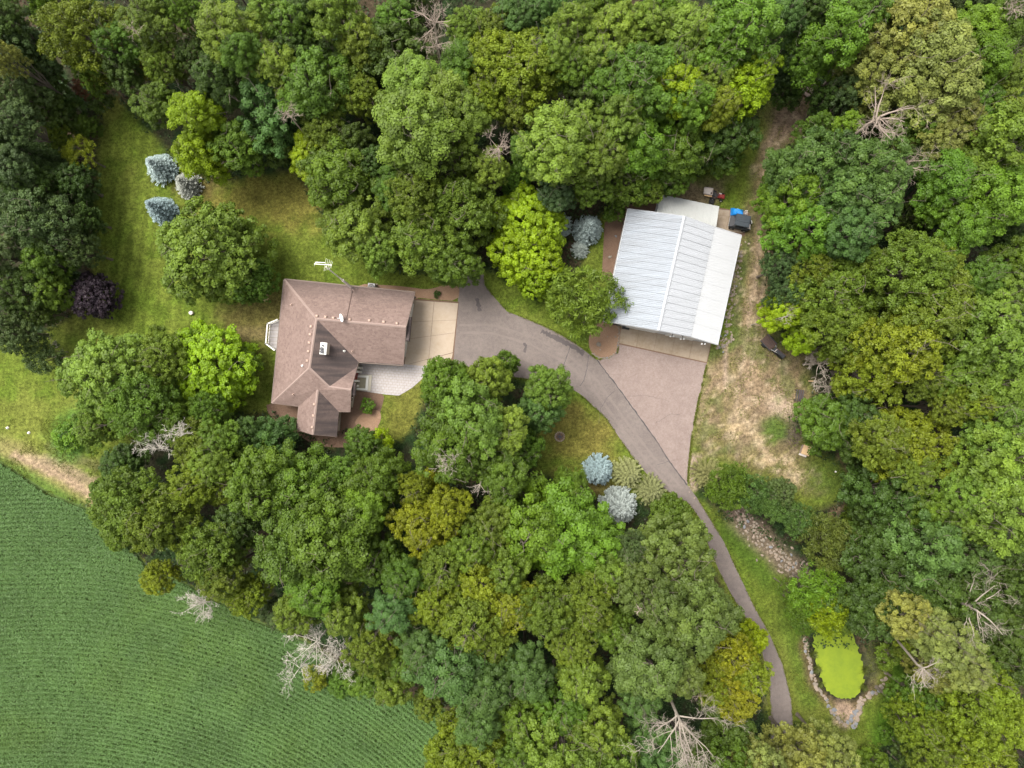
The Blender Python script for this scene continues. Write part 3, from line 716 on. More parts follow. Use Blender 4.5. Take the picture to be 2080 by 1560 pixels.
for sl in slopes:
    P = [KP[k] for k in sl]; tr = tessellate_polygon([[Vector((p.x, p.y, 0)) for p in P]])
    F = []
    for t in tr:
        q = [P[i] for i in t]; c = (q[1].x - q[0].x) * (q[2].y - q[0].y) - (q[1].y - q[0].y) * (q[2].x - q[0].x)
        F.append(tuple(t) if c > 0 else tuple(t[::-1]))
    rm.add(P, F); rm.add([p - Vector((0, 0, .16)) for p in P], [f[::-1] for f in F])
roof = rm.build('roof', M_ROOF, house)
EAVE = ['A', 'B', 'Re', 'C', 'D', 'E', 'Q2', 'Sx', 'F', 'G', 'S2', 'Hh', 'I', 'J']
fm = MB()
for a, b in zip(EAVE, EAVE[1:] + EAVE[:1]):
    p, q = KP[a], KP[b]; d = (q - p).normalized(); nrm = Vector((d.y, -d.x, 0)).normalized()
    c = sum((KP[k] for k in EAVE), Vector()) / len(EAVE)
    if EAVE.index(a) not in (5,) and nrm.dot((p + q) / 2 - c) < 0: nrm = -nrm
    t = nrm * .03; up = Vector((0, 0, -.015)); dn = Vector((0, 0, -.2))
    fm.add([p + up, q + up, q + up + t, p + up + t, p + dn, q + dn, q + dn + t, p + dn + t], [(0, 1, 2, 3), (7, 6, 5, 4), (3, 2, 6, 7), (1, 0, 4, 5), (0, 3, 7, 4), (2, 1, 5, 6)])
fm.build('fascia', M_FASC, house)
for a, b in (('R1', 'Re'), ('R1', 'R2'), ('A', 'R1'), ('J', 'R2'), ('R2', 'Q1'), ('Q1', 'Q2'), ('S1', 'S2')):
    p, q = KP[a], KP[b]; d = (q - p).normalized(); s_ = d.cross(Vector((0, 0, 1))).normalized() * .13; u = Vector((0, 0, .035)); l = Vector((0, 0, -.05))
    MB().add([p - s_ + l, p + u, p + s_ + l, q - s_ + l, q + u, q + s_ + l], [(0, 1, 4, 3), (1, 2, 5, 4), (0, 2, 1), (3, 4, 5), (0, 3, 5, 2)]).build('ridge_cap', M_CAP, roof)
# walls
def inset_poly(P, d):
    n = len(P); out = []
    a = sum(P[i][0] * P[(i + 1) % n][1] - P[(i + 1) % n][0] * P[i][1] for i in range(n)); sg = 1 if a > 0 else -1
    for i in range(n):
        p0, p1, p2 = Vector(P[i - 1][:2]), Vector(P[i][:2]), Vector(P[(i + 1) % n][:2])
        d1 = (p1 - p0).normalized(); d2 = (p2 - p1).normalized(); n1 = Vector((-d1.y, d1.x)) * sg; n2 = Vector((-d2.y, d2.x)) * sg
        m_ = (n1 + n2); m_ = m_ / max(m_.length_squared, .3) * 2; out.append(p1 + m_ * d)
    return out
FOOT = ['A', 'B', 'C', 'D', 'E', 'Sx', 'F', 'G', 'Hh', 'I', 'J']
wp = inset_poly([KP[k] for k in FOOT], .4)
wm = MB(); n = len(wp)
for i in range(n):
    p, q = wp[i], wp[(i + 1) % n]
    wm.add([(p.x, p.y, -.05), (q.x, q.y, -.05), (q.x, q.y, 2.72), (p.x, p.y, 2.72)], [(0, 1, 2, 3)])
wm.build('wall', M_SIDING, house)
WPD = dict(zip(FOOT, wp))
def gable(peak, a, b, name='gable_wall'):
    p, q = WPD[a], WPD[b]; pk = KP[peak]; m_ = (p + q) / 2; e = (q - p).normalized(); nn = Vector((e.y, -e.x))
    if nn.dot(Vector((pk.x, pk.y)) - m_) < 0: nn = -nn
    t = (Vector((pk.x, pk.y)) - p).dot(e); foot = p + e * t; o = nn * .02; zt = pk.z - .22
    w3 = [Vector((p.x, p.y, 2.65)), Vector((q.x, q.y, 2.65)), Vector((foot.x, foot.y, zt))]
    o3 = Vector((nn.x, nn.y, 0)) * .06
    MB().add([v - o3 for v in w3] + [v + o3 for v in w3], [(0, 2, 1), (3, 4, 5), (0, 1, 4, 3), (1, 2, 5, 4), (2, 0, 3, 5)]).build(name, M_DARKG, house)
    return nn
gable('Re', 'B', 'C'); gable('Q2', 'E', 'Sx'); gable('S2', 'G', 'Hh')
for nm, cx, cy, lx, ly in (('B', 828.6, 668, .52, 2.6), ('E', 717.5, 791, .45, 1.35)):
    w = W(cx, cy, 4.3 if nm == 'B' else 3.7)
    MB().bevbox((w.x, w.y, w.z - .25), (lx, ly, .55), .1, math.radians(-5)).build('gable_hood', M_DARKG, house)
def wall_panel(a, b, t0, t1, z0, z1, out, name, m, parent, dth=.05):
    p, q = WPD[a], WPD[b]; e = q - p; nn = Vector((e.y, -e.x)).normalized()
    c = Vector((house.location.x, house.location.y))
    if nn.dot((p + q) / 2 - c) < 0: nn = -nn
    A = p + e * t0; B = p + e * t1; m_ = (A + B) / 2 + nn * out
    return MB().box((m_.x, m_.y, (z0 + z1) / 2), ((B - A).length, dth, z1 - z0), math.atan2(e.y, e.x)).build(name, m, parent)
for t in (.08, .54):
    gd = wall_panel('B', 'C', t, t + .38, .05, 2.3, .03, 'garage_door', M_TRIM, house)
    for k in range(3): wall_panel('B', 'C', t + .005, t + .375, .6 + k * .55, .63 + k * .55, .058, 'door_groove', M_GREY, gd, .01)
def window(a, b, t0, t1, z0=1, z1=2.2):
    f = wall_panel(a, b, t0, t1, z0, z1, .03, 'window', M_TRIM, house); e = (t1 - t0) * .08
    wall_panel(a, b, t0 + e, (t0 + t1) / 2 - e / 2, z0 + .08, z1 - .08, .058, 'pane', M_GLASS, f, .02)
    wall_panel(a, b, (t0 + t1) / 2 + e / 2, t1 - e, z0 + .08, z1 - .08, .058, 'pane', M_GLASS, f, .02)
for t in (.1, .35, .6): window('A', 'B', t, t + .09)
window('C', 'D', .25, .5); window('C', 'D', .6, .8); window('E', 'Sx', .64, .86); window('F', 'G', .3, .6); window('J', 'A', .15, .28); window('J', 'A', .7, .85)
dr = wall_panel('E', 'Sx', .14, .32, .2, 2.3, .03, 'front_door', M_RED, house)
wall_panel('J', 'A', .42, .55, .3, 2.3, .03, 'patio_door', M_GLASS, house)
for t in (.02, .12, .34, .46):
    p, q = WPD['E'], WPD['Sx']; e = q - p; c = p + e * t + Vector((e.y, -e.x)).normalized() * -.0
    nn = Vector((-e.y, e.x)).normalized(); c = c + nn * .28
    MB().box((c.x, c.y, 1.35), (.2, .2, 2.6), .1).bevbox((c.x, c.y, .08), (.3, .3, .2), .03, .1).build('porch_column', M_TRIM, house)
# stoop with a step border
st_ = thing('stoop', W(740, 778), 'white bordered concrete stoop at the front door', 'steps')
MB().prism(WP([(722, 760), (756, 762), (753, 795), (719, 792)]), -.02, .16).build('lower_step', M_STEP, st_)
MB().prism(WP([(722, 761.5), (750, 763.5), (747.5, 793), (719, 790.5)]), .16, .30).build('upper_step', M_TRIM, st_)
MB().prism(WP([(723, 766), (745, 767), (743, 789), (721, 787)]), .30, .315).build('door_mat', M_STEPIN, st_)
# chimney
def roof_z(px, py):
    for sl in slopes:
        P = [KP[k] for k in sl]; tr = tessellate_polygon([[Vector((p.x, p.y, 0)) for p in P]])
        for zt in (4.2,):
            z = zt
            for _ in range(12):
                w = W(px, py, z); hit = False
                for t in tr:
                    a, b, c = (P[i] for i in t)
                    den = (b.y - c.y) * (a.x - c.x) + (c.x - b.x) * (a.y - c.y)
                    if abs(den) < 1e-9: continue
                    l1 = ((b.y - c.y) * (w.x - c.x) + (c.x - b.x) * (w.y - c.y)) / den; l2 = ((c.y - a.y) * (w.x - c.x) + (a.x - c.x) * (w.y - c.y)) / den; l3 = 1 - l1 - l2
                    if min(l1, l2, l3) > -1e-4: z = l1 * a.z + l2 * b.z + l3 * c.z; hit = True; break
                if not hit: break
            if hit: return z
    return 4.0
RZ = math.radians(-5.6)
cz = roof_z(657, 712); cb = W(657, 708, 5.6)
chb = MB().box((cb.x, cb.y, (cz + 5.55) / 2 - .4), (.58, 1.12, 5.55 - cz + .8), RZ); ch = chb.build('chimney', M_SIDING, roof)
# (chimney cap and flues are parts of the house beside it)
MB().bevbox((cb.x, cb.y, 5.6), (.7, 1.26, .12), .04, RZ).build('chimney_cap', M_TRIM, house)
for dy, dx, r in ((.3, -.02, .09), (-.02, -.12, .15), (-.34, -.12, .15)):
    MB().lathe((cb.x + dx, cb.y + dy, 5.64), [(r, 0), (r, .22), (r * 1.15, .24), (r * 1.15, .3), (r * .8, .31)], 12).build('flue', M_DGREY, house)
def vent(px, py, r=.13, m=M_VENT):
    z = roof_z(px, py); w = W(px, py, z + .1)
    MB().bevbox((w.x, w.y, z + .08), (r * 2, r * 2, .26), .06, RZ).build('roof_vent', m, roof)
for zx, zy in ((457, 527), (524, 533), (583, 541), (707, 553), (855, 560), (963, 571), (1063, 582), (415, 606), (408, 666), (402, 729), (395, 793), (387, 864), (440, 1193), (432, 1280), (424, 1366)):
    vent(520 + zx / 3.714, 500 + zy / 3.714)
for zx, zy, m_ in ((268, 443, M_VENT), (282, 1117, M_VENT), (666, 792, M_TRIM), (351, 903, M_PIPE), (728, 793, M_VENT)):
    z = roof_z(520 + zx / 3.714, 500 + zy / 3.714); w = W(520 + zx / 3.714, 500 + zy / 3.714, z)
    MB().lathe((w.x, w.y, z - .1), [(.13, .1), (.06, .16), (.055, .5), (.04, .5)], 10).build('vent_pipe', m_, roof)
# cable down the roof
ca_, cb_ = [], []
for i in range(14):
    t = i / 13; px = 704.5 + (716 - 704.5) * t; py = 646 + (590 - 646) * t; z = roof_z(px, py); w = W(px, py, z); ca_.append((w.x, w.y, z + .035))
MB().tube(ca_, .028, 5).build('cable', M_RUST, roof)
# gutters at the long eaves
for a, b in (('D', 'C'), ('A', 'B'), ('J', 'A')):
    p, q = KP[a], KP[b]; d = (q - p).normalized(); nn = Vector((d.y, -d.x, 0)); c = Vector((house.location.x, house.location.y, 0))
    if nn.dot((p + q) / 2 - c) < 0: nn = -nn
    MB().tube([p + nn * .09 + Vector((0, 0, -.1)), q + nn * .09 + Vector((0, 0, -.1))], .05, 6).build('gutter', M_FASC, house)
for px, py in ((842, 604), (818.5, 733)):
    p = W(px, py, 2.5); MB().lathe((p.x, p.y, 2.35), [(.12, 0), (.15, .12), (.1, .26)], 8).build('wall_lamp', M_DGREY, house)
# bay deck on the west side
dk = thing('deck', W(557, 680), 'small grey bay deck with white railing on the left wall of the house', 'deck')
DP = [(569, 651), (549.5, 659), (546, 699), (563, 712)]; dz = 1.0
pts = WP(DP, dz); inner = W(572, 713, dz)
pp = [W(574, 651, dz)] + pts + [W(569, 712, dz)]
for i in range(9):
    y0 = 649 + i * 7.4; q = [(W(548, y0, dz).x - .6, W(548, y0, dz).y), (W(576, y0, dz).x + .2, W(576, y0, dz).y), (W(576, y0 + 7, dz).x + .2, W(576, y0 + 7, dz).y), (W(548, y0 + 7, dz).x - .6, W(548, y0 + 7, dz).y)]
    PW2 = [(p.x, p.y) for p in pp]
    if sum(PW2[k][0] * PW2[(k + 1) % len(PW2)][1] - PW2[(k + 1) % len(PW2)][0] * PW2[k][1] for k in range(len(PW2))) < 0: PW2 = PW2[::-1]
    if sum(q[k][0] * q[(k + 1) % 4][1] - q[(k + 1) % 4][0] * q[k][1] for k in range(4)) < 0: q = q[::-1]
    q = clip(q, PW2)
    if len(q) > 2: MB().prism(q, dz - .06, dz).build('deck_board', M_PAVER, dk)
for p in pts: MB().box((p.x, p.y, (dz + 1) / 2), (.12, .12, dz + 1)).build('deck_post', M_TRIM, dk)
for a, b in zip(pts, pts[1:]):
    for hz_, w_ in ((.98, .13), (.2, .06)):
        m_ = (a + b) / 2; e = b - a; MB().box((m_.x, m_.y, dz + hz_), (e.length + .1, w_, .06), math.atan2(e.y, e.x)).build('rail', M_TRIM, dk)
    nb = max(3, int((b - a).length / .28))
    for k in range(1, nb):
        c = a.lerp(b, k / nb); MB().box((c.x, c.y, dz + .59), (.04, .04, .74)).build('baluster', M_TRIM, dk)

# satellite dish, antenna, air conditioner
zr = roof_z(697, 646)
sd = thing('satellite_dish', W(697, 646, zr), 'white satellite dish on the house roof ridge', 'satellite dish')
b_ = W(697, 646, zr)
MB().tube([b_ + Vector((0, 0, -.05)), b_ + Vector((0, 0, .4)), b_ + Vector((.1, 0, .55))], .04, 8).build('mount', M_GREY, sd)
V = []; F = []; ax = Vector((-.75, -.25, .6)).normalized(); u = ax.cross(Vector((0, 0, 1))).normalized(); w_ = ax.cross(u); c = b_ + Vector((.08, 0, .65))
V.append(c)
for i, (r, h) in enumerate(((.14, .015), (.28, .06), (.40, .13))):
    for k in range(16): V.append(c + u * r * 1.1 * math.cos(k * math.pi / 8) + w_ * r * math.sin(k * math.pi / 8) + ax * h)
for k in range(16):
    F.append((0, 1 + k, 1 + (k + 1) % 16))
    for i in range(2): F.append((1 + i * 16 + k, 1 + i * 16 + 16 + k, 1 + i * 16 + 16 + (k + 1) % 16, 1 + i * 16 + (k + 1) % 16))
MB().add(V, F).build('reflector', M_PIPE, sd, True)
MB().tube([c - w_ * .38 + ax * .1, c + ax * .5], .02, 6).box(c + ax * .5, (.1, .1, .1)).build('feed_arm', M_GREY, sd)

za = roof_z(718, 587); a0 = W(718, 587, za); a1 = W(662, 542, 11.8)
an = thing('antenna_mast', a0, 'tall white television antenna mast rising from the house eave', 'antenna')
MB().tube([a0, a0.lerp(a1, .5)], .075, 8).build('lower_mast', M_PALE, an)
MB().tube([a0.lerp(a1, .42), a1], .055, 8).build('upper_mast', M_PALE, an)
MB().tube([a0.lerp(a1, .14), a0.lerp(a1, .42)], .125, 8).build('sleeve', M_PALE, an)
for dx, dy in ((.5, .1), (-.2, .45), (-.1, -.45)):
    f_ = Vector((a0.x + dx, a0.y + dy, za + (.0 if dy > 0 else .28))); MB().tube([a0 + Vector((0, 0, .9)), f_], .03, 6).build('tripod_leg', M_DGREY, an)
bl, br = W(638, 536, 11.8), W(674, 538.5, 11.8)
MB().tube([bl, br], .035, 6).build('boom', M_ALU, an)
MB().tube([W(641, 532.5, 11.8), W(660, 533.5, 11.8)], .035, 6).build('boom', M_ALU, an)
ed = (br - bl).normalized(); en = Vector((-ed.y, ed.x, 0))
for t, l in ((.62, .62), (.72, .55), (.82, .5), (.92, .42), (.99, .3), (.05, .22)):
    m_ = bl.lerp(br, t); MB().tube([m_ - en * l + ed * -.06, m_ + en * l + ed * .06], .013, 5).build('antenna_rod', M_ALU, an)
ac = thing('air_conditioner', W(757, 583), 'grey air conditioner unit on the mulch by the house', 'air conditioner')
p = W(757, 584.5)
MB().bevbox((p.x, p.y, .42), (.8, .8, .8), .05, RZ).build('casing', M_GREY, ac)
MB().lathe((p.x, p.y, .82), [(.33, 0), (.33, .02), (.1, .03), (.02, .03)], 18).build('fan_well', M_DGREY, ac)
gr = MB()
for r in (.12, .22, .33): gr.tube([(p.x + r * math.cos(a * .3925), p.y + r * math.sin(a * .3925), .87) for a in range(17)], .01, 4, False)
gr.build('grille', M_PALE, ac)
MB().box((p.x, p.y, .01), (1, 1, .06), RZ).build('pad', M_CONC2, ac)

# ------------------------------------------------------------------ shed
shed = thing('metal_shed', W(1365, 565), 'large white metal shed with ribbed gable roof and right lean-to', 'shed')
SZ = {'tl': (1275.6, 424, 4.2), 'bl': (1227.6, 651.7, 4.2), 'rt': (1391.3, 439, 6.3), 'rb': (1338.8, 671, 6.3), 'st': (1451.9, 461, 4.75), 'sb': (1402.9, 683.5, 4.75), 'et': (1506.5, 477.8, 3.5), 'eb': (1458, 700, 3.5)}
SP = {k: W(*v) for k, v in SZ.items()}
def ribbed(parent, a, b, c, d, npan, ribs, m, rib_h=.035, lift=0, name='roof_panel', uneven=.01, tilt=.05):
    """panels from edge a-b (top of the strip a to b runs along the building); c under b, d under a"""
    for i in range(npan):
        t0, t1 = i / npan, (i + 1) / npan; e = .004
        A0, A1 = a.lerp(b, t0 + e / npan), a.lerp(b, t1 - e / npan); D0, D1 = d.lerp(c, t0 + e / npan), d.lerp(c, t1 - e / npan)
        nn = (A1 - A0).cross(D0 - A0).normalized()
        if nn.z < 0: nn = -nn
        V = []; off = lift + random.uniform(0, uneven)
        prof = []
        for k in range(ribs):
            u0 = k / ribs; prof += [(u0, rib_h), (u0 + .14 / ribs, rib_h), (u0 + .26 / ribs, 0), (u0 + .88 / ribs, 0)]
        prof.append((1, rib_h))
        for u, h in prof:
            V += [A0.lerp(A1, u) + nn * (h + off + tilt * u), D0.lerp(D1, u) + nn * (h + off + tilt * u)]
        F = []
        for k in range(len(prof) - 1): F.append((2 * k, 2 * k + 1, 2 * k + 3, 2 * k + 2))
        v0 = V[F[0][0]], V[F[0][1]], V[F[0][2]]
        if (v0[1] - v0[0]).cross(v0[2] - v0[1]).z < 0: F = [f[::-1] for f in F]
        MB().add(V, F).build(name, m, parent)
ribbed(shed, SP['rt'], SP['rb'], SP['bl'], SP['tl'], 16, 4, M_METB, .025, tilt=.04)
ribbed(shed, SP['rt'], SP['rb'], SP['sb'], SP['st'], 16, 4, M_METW, .02)
ribbed(shed, SP['st'], SP['sb'], SP['eb'], SP['et'], 8, 5, M_METL, .010, -.03, uneven=.002, tilt=0)
# under-deck so the roof has thickness, ridge cap and edge trims
def slab3(q, th, m, name, parent, dz=-.03):
    P = [p + Vector((0, 0, dz)) for p in q] + [p + Vector((0, 0, dz - th)) for p in q]
    MB().add(P, [(0, 1, 2, 3), (7, 6, 5, 4), (0, 4, 5, 1), (1, 5, 6, 2), (2, 6, 7, 3), (3, 7, 4, 0)]).build(name, m, parent)
slab3([SP['tl'], SP['bl'], SP['rb'], SP['rt']], .16, M_WALLM, 'roof_deck', shed)
slab3([SP['rt'], SP['rb'], SP['sb'], SP['st']], .16, M_WALLM, 'roof_deck', shed)
slab3([SP['st'], SP['sb'], SP['eb'], SP['et']], .12, M_WALLM, 'roof_deck', shed, -.06)
p, q = SP['rt'], SP['rb']; d = (q - p).normalized(); s_ = d.cross(Vector((0, 0, 1))).normalized()
MB().add([p - s_ * .2 + Vector((0, 0, -.05)), p + Vector((0, 0, .11)), p + s_ * .2 + Vector((0, 0, -.03)), q - s_ * .2 + Vector((0, 0, -.05)), q + Vector((0, 0, .11)), q + s_ * .2 + Vector((0, 0, -.03))],
         [(0, 3, 4, 1), (1, 4, 5, 2), (0, 1, 2), (3, 5, 4)]).build('ridge_cap', M_METW, shed)
for a, b in (('tl', 'rt'), ('rt', 'st'), ('st', 'et'), ('bl', 'rb'), ('rb', 'sb'), ('sb', 'eb'), ('tl', 'bl'), ('et', 'eb')):
    p, q = SP[a], SP[b]; MB().tube([p + Vector((0, 0, -.06)), q + Vector((0, 0, -.06))], .07, 4).build('edge_trim', M_METL, shed)
ws = inset_poly([SP['tl'], SP['bl'], SP['eb'], SP['et']], .3)
rt2 = (ws[0] + ws[3]) / 2; rb2 = (ws[1] + ws[2]) / 2
ht = [4.0, 4.0, 3.3, 3.3]; mw = MB()
rtv = Vector((SP['rt'].x, SP['rt'].y)); t_r = (rtv - ws[0]).dot((ws[3] - ws[0])) / (ws[3] - ws[0]).length_squared
gt = ws[0].lerp(ws[3], t_r); gb = ws[1].lerp(ws[2], t_r)
mw.add([(ws[0].x, ws[0].y, -.05), (ws[1].x, ws[1].y, -.05), (ws[1].x, ws[1].y, 4.0), (ws[0].x, ws[0].y, 4.0)], [(0, 1, 2, 3)])
mw.add([(ws[2].x, ws[2].y, -.05), (ws[3].x, ws[3].y, -.05), (ws[3].x, ws[3].y, 3.25), (ws[2].x, ws[2].y, 3.25)], [(0, 1, 2, 3)])
mw.add([(ws[1].x, ws[1].y, -.05), (ws[2].x, ws[2].y, -.05), (ws[2].x, ws[2].y, 3.25), (gb.x, gb.y, 6.0), (ws[1].x, ws[1].y, 4.0)], [(0, 1, 2, 3, 4)])
mw.add([(ws[3].x, ws[3].y, -.05), (ws[0].x, ws[0].y, -.05), (ws[0].x, ws[0].y, 4.0), (gt.x, gt.y, 6.0), (ws[3].x, ws[3].y, 3.25)], [(0, 1, 2, 3, 4)])
mw.build('wall', M_WALLM, shed)
e = ws[2] - ws[1]; en2 = Vector((e.y, -e.x)).normalized(); ang = math.atan2(e.y, e.x)
for t0, t1, hh in ((.22, .50, 3.2), (.60, .86, 2.9)):
    m_ = ws[1] + e * (t0 + t1) / 2 + en2 * .03; dr = MB().box((m_.x, m_.y, hh / 2 + .05), (e.length * (t1 - t0), .06, hh), ang).build('overhead_door', M_TRIM, shed)
    for k in range(1, 5): MB().box((m_.x + en2.x * .035, m_.y + en2.y * .035, hh * k / 5), (e.length * (t1 - t0) * .98, .02, .04), ang).build('door_groove', M_GREY, dr)
m_ = ws[1] + e * .12 + en2 * .03; MB().box((m_.x, m_.y, 1.1), (.95, .06, 2.1), ang).build('side_door', M_DGREY, shed)
for px, py in ((1365, 682.5), (1386, 688), (1429, 698)):
    w = W(px, py, 3.0)
    lf = MB().tube([w + Vector((-.05, .45, .1)), w + Vector((0, .1, .25)), w], .035, 6).box(w + Vector((.0, .35, .1)), (.3, .12, .2), ang).build('light_fixture', M_DGREY, shed)
    for s_ in (-.16, .16):
        c = w + Vector((s_, -.02, -.02)); MB().lathe((c.x, c.y, c.z - .1), [(.1, 0), (.11, .1), (.05, .2)], 10).build('flood_lamp', M_PIPE, lf)
# annex at the back
anx = thing('metal_annex', W(1398, 425), 'low ivory ribbed-roof annex behind the white shed', 'annex')
AX = {'a': W(1341.5, 395, 2.7), 'b': W(1460.8, 419.4, 2.7), 'c': W(1455, 459.5, 3.2), 'd': W(1334, 432, 3.2)}
ex = (AX['d'] - AX['a']).normalized() * .9
ribbed(anx, AX['a'], AX['b'], AX['c'] + ex, AX['d'] + ex, 8, 5, M_META, .03)
slab3([AX['a'], AX['d'] + ex, AX['c'] + ex, AX['b']], .12, M_WALLM, 'roof_deck', anx)
wa = inset_poly([AX['a'], AX['d'], AX['c'], AX['b']], .2); mb = MB()
for i in range(4):
    p, q = wa[i], wa[(i + 1) % 4]; mb.add([(p.x, p.y, -.05), (q.x, q.y, -.05), (q.x, q.y, 2.55), (p.x, p.y, 2.55)], [(0, 1, 2, 3)])
mb.build('wall', M_WALLM, anx)
p, q = W(1222, 559.5, .06), W(1245, 568.5, .1)
dp = MB().tube([p, q], .06, 8).build('drain_pipe', M_PIPE); tag(dp, 'white drain pipe lying on mulch left of the shed', 'pipe')
w = W(1271, 666, .05); mt = MB().bevbox((w.x, w.y, .09), (.82, .34, .09), .02, math.radians(-10)).build('door_mat', M_RUBBER); tag(mt, 'black rubber mat on the shed apron by the side door', 'mat')
w = W(1279.5, 663, .05); tb = thing('bucket', w, 'dark bucket beside the black mat on the shed apron', 'bucket')
MB().lathe((w.x, w.y, .05), [(.13, 0), (.17, .36), (.15, .36), (.12, .06)], 14).build('pail', M_DGREY, tb)
MB().tube([(w.x - .16, w.y, .4), (w.x - .1, w.y, .5), (w.x + .1, w.y, .5), (w.x + .16, w.y, .4)], .012, 5).build('handle', M_GREY, tb)

# ------------------------------------------------------------------ vehicles and yard things
def local_thing(name, px, py, rz, label, cat): return thing(name, W(px, py), label, cat, None, math.radians(rz))
# side-by-side utility vehicle, nose to the +x
uv = local_thing('utility_vehicle', 1499, 456, -12, 'black-roofed utility vehicle parked behind the shed', 'utility vehicle')
def L(mb, name, m, par, smooth=False): return mb.build(name, m, par, smooth, True)
L(MB().bevbox((0, 0, .55), (2.1, 1.25, .35), .08).bevbox((.85, 0, .75), (.7, 1.1, .3), .12).bevbox((-.8, 0, .78), (.75, 1.2, .2), .04), 'body', M_DGREY, uv)
L(MB().bevbox((-.05, 0, 1.86), (1.62, 1.3, .09), .05).bevbox((-.05, 0, 1.92), (1.3, .36, .06), .03), 'roof', M_BLACKP, uv)
for sx in (-.75, .62):
    for sy in (-.55, .55): L(MB().tube([(sx + (.14 if sx > 0 else -.05), sy, .7), (sx, sy * .95, 1.84)], .035, 6), 'roof_post', M_DGREY, uv)
L(MB().add([(.78, -.52, 1.0), (.78, .52, 1.0), (.66, .5, 1.8), (.66, -.5, 1.8)], [(0, 1, 2, 3)]), 'windscreen', M_GLASS, uv)
L(MB().bevbox((-.25, 0, .85), (.45, 1.05, .16), .05).bevbox((-.5, 0, 1.12), (.12, 1.05, .5), .05), 'seat', M_SEAT, uv)
for sx in (-.72, .72):
    for sy in (-.62, .62):
        wh = L(MB().wheel((sx, sy, .31), .31, .24, (0, 1, 0)), 'wheel', M_RUBBER, uv); L(MB().wheel((sx, sy * 1.04, .31), .17, .2, (0, 1, 0)), 'rim', M_GREY, wh)
L(MB().tube([(.25, .3, .95), (.1, .3, 1.15)], .025, 6), 'steering_column', M_DGREY, uv)
for sy in (-.4, .4): L(MB().bevbox((1.19, sy, .78), (.06, .22, .1), .02), 'headlight', M_PIPE, uv)
L(MB().bevbox((.95, -.25, 1.06), (.3, .5, .05), .02), 'hood_label', M_PALE, uv)
L(MB().bevbox((-1.12, 0, .45), (.08, 1.1, .12), .02), 'bumper', M_GREY, uv)
# tarp over a cart
tc_ = local_thing('tarp_covered_cart', 1496, 434, -12, 'small cart under a bright blue tarp by the utility vehicle', 'cart')
V = []; F = []; nx_, ny_ = 13, 10; r_ = random.Random(3)
for j in range(ny_):
    for i in range(nx_):
        u = i / (nx_ - 1) * 2 - 1; v = j / (ny_ - 1) * 2 - 1
        ed_ = max(abs(u), abs(v)); z = .85 - .78 * max(0, (ed_ - .62) / .38) ** 1.3 + r_.uniform(-.04, .04) + .07 * math.sin(u * 5 + v * 3)
        V.append((u * .72 - v * .08 + r_.uniform(-.02, .02), v * .48 + r_.uniform(-.02, .02), max(z, .05)))
for j in range(ny_ - 1):
    for i in range(nx_ - 1): F.append((j * nx_ + i, j * nx_ + i + 1, (j + 1) * nx_ + i + 1, (j + 1) * nx_ + i))
L(MB().add(V, F), 'tarp', M_BLUE, tc_, True)
for k in range(5): L(MB().box((.86, -.36 + k * .18, .45), (.26, .07, .5)), 'slat', M_PALE, tc_)
L(MB().box((.86, 0, .2), (.3, .8, .06)), 'rail', M_OLDW, tc_)
for sx in (-.4, .45): L(MB().wheel((sx, -.46, .18), .18, .1, (0, 1, 0)), 'wheel', M_RUBBER, tc_)
bk = thing('bucket', W(1523, 453), 'small white pail on the grass right of the utility vehicle', 'bucket'); w = W(1523, 453)
MB().lathe((w.x, w.y, 0), [(.14, 0), (.18, .36), (.16, .36), (.13, .05)], 14).build('pail', M_PIPE, bk)
MB().tube([(w.x - .17, w.y, .36), (w.x, w.y + .14, .42), (w.x + .17, w.y, .36)], .012, 5).build('handle', M_GREY, bk)
# garden tractor and its cart
gt_ = local_thing('garden_tractor', 1456, 400, -12, 'red garden tractor parked above the shed annex', 'tractor')
L(MB().bevbox((.35, 0, .55), (.75, .46, .34), .1), 'hood', M_RED, gt_)
L(MB().bevbox((-.2, 0, .4), (1.3, .5, .12), .02).bevbox((-.45, 0, .48), (.5, .86, .1), .03), 'chassis', M_RUST, gt_)
L(MB().bevbox((-.42, 0, .64), (.4, .42, .1), .04).bevbox((-.6, 0, .82), (.09, .42, .34), .03), 'seat', M_SEAT, gt_)
L(MB().tube([(.0, 0, .7), (-.1, 0, .95)], .025, 6), 'steering_column', M_DGREY, gt_)
L(MB().tube([(-.1 + .06 * math.cos(a * .524) * .5, .18 * math.sin(a * .524), .97 + .15 * math.cos(a * .524) * .4) for a in range(13)], .018, 5, False), 'steering_wheel', M_DGREY, gt_)
L(MB().bevbox((.15, .2, .75), (.26, .12, .06), .02), 'dash_cover', M_PALE, gt_)
for sx, r, wd in ((.5, .2, .14), (-.5, .29, .2)):
    for sy in (-1, 1):
        wh = L(MB().wheel((sx, sy * .4, r), r, wd, (0, 1, 0)), 'wheel', M_RUBBER, gt_); L(MB().wheel((sx, sy * .43, r), r * .5, wd * .9, (0, 1, 0)), 'rim', M_PALE, wh)
cr = local_thing('garden_cart', 1436, 391, -8, 'pale dump cart hitched behind the red garden tractor', 'cart')
L(MB().box((0, 0, .42), (.95, .72, .03)), 'cart_floor', M_PALE, cr)
for c_, d_ in (((0, .36, .55), (.95, .03, .26)), ((0, -.36, .55), (.95, .03, .26)), ((.47, 0, .55), (.03, .72, .26)), ((-.47, 0, .55), (.03, .72, .26))): L(MB().box(c_, d_), 'side_board', M_PALE, cr)
L(MB().bevbox((.05, -.5, .5), (.85, .14, .05), .01), 'tailgate', M_WOOD, cr)
for sy in (-.44, .44): L(MB().wheel((-.05, sy, .22), .22, .12, (0, 1, 0)), 'wheel', M_RUBBER, cr)
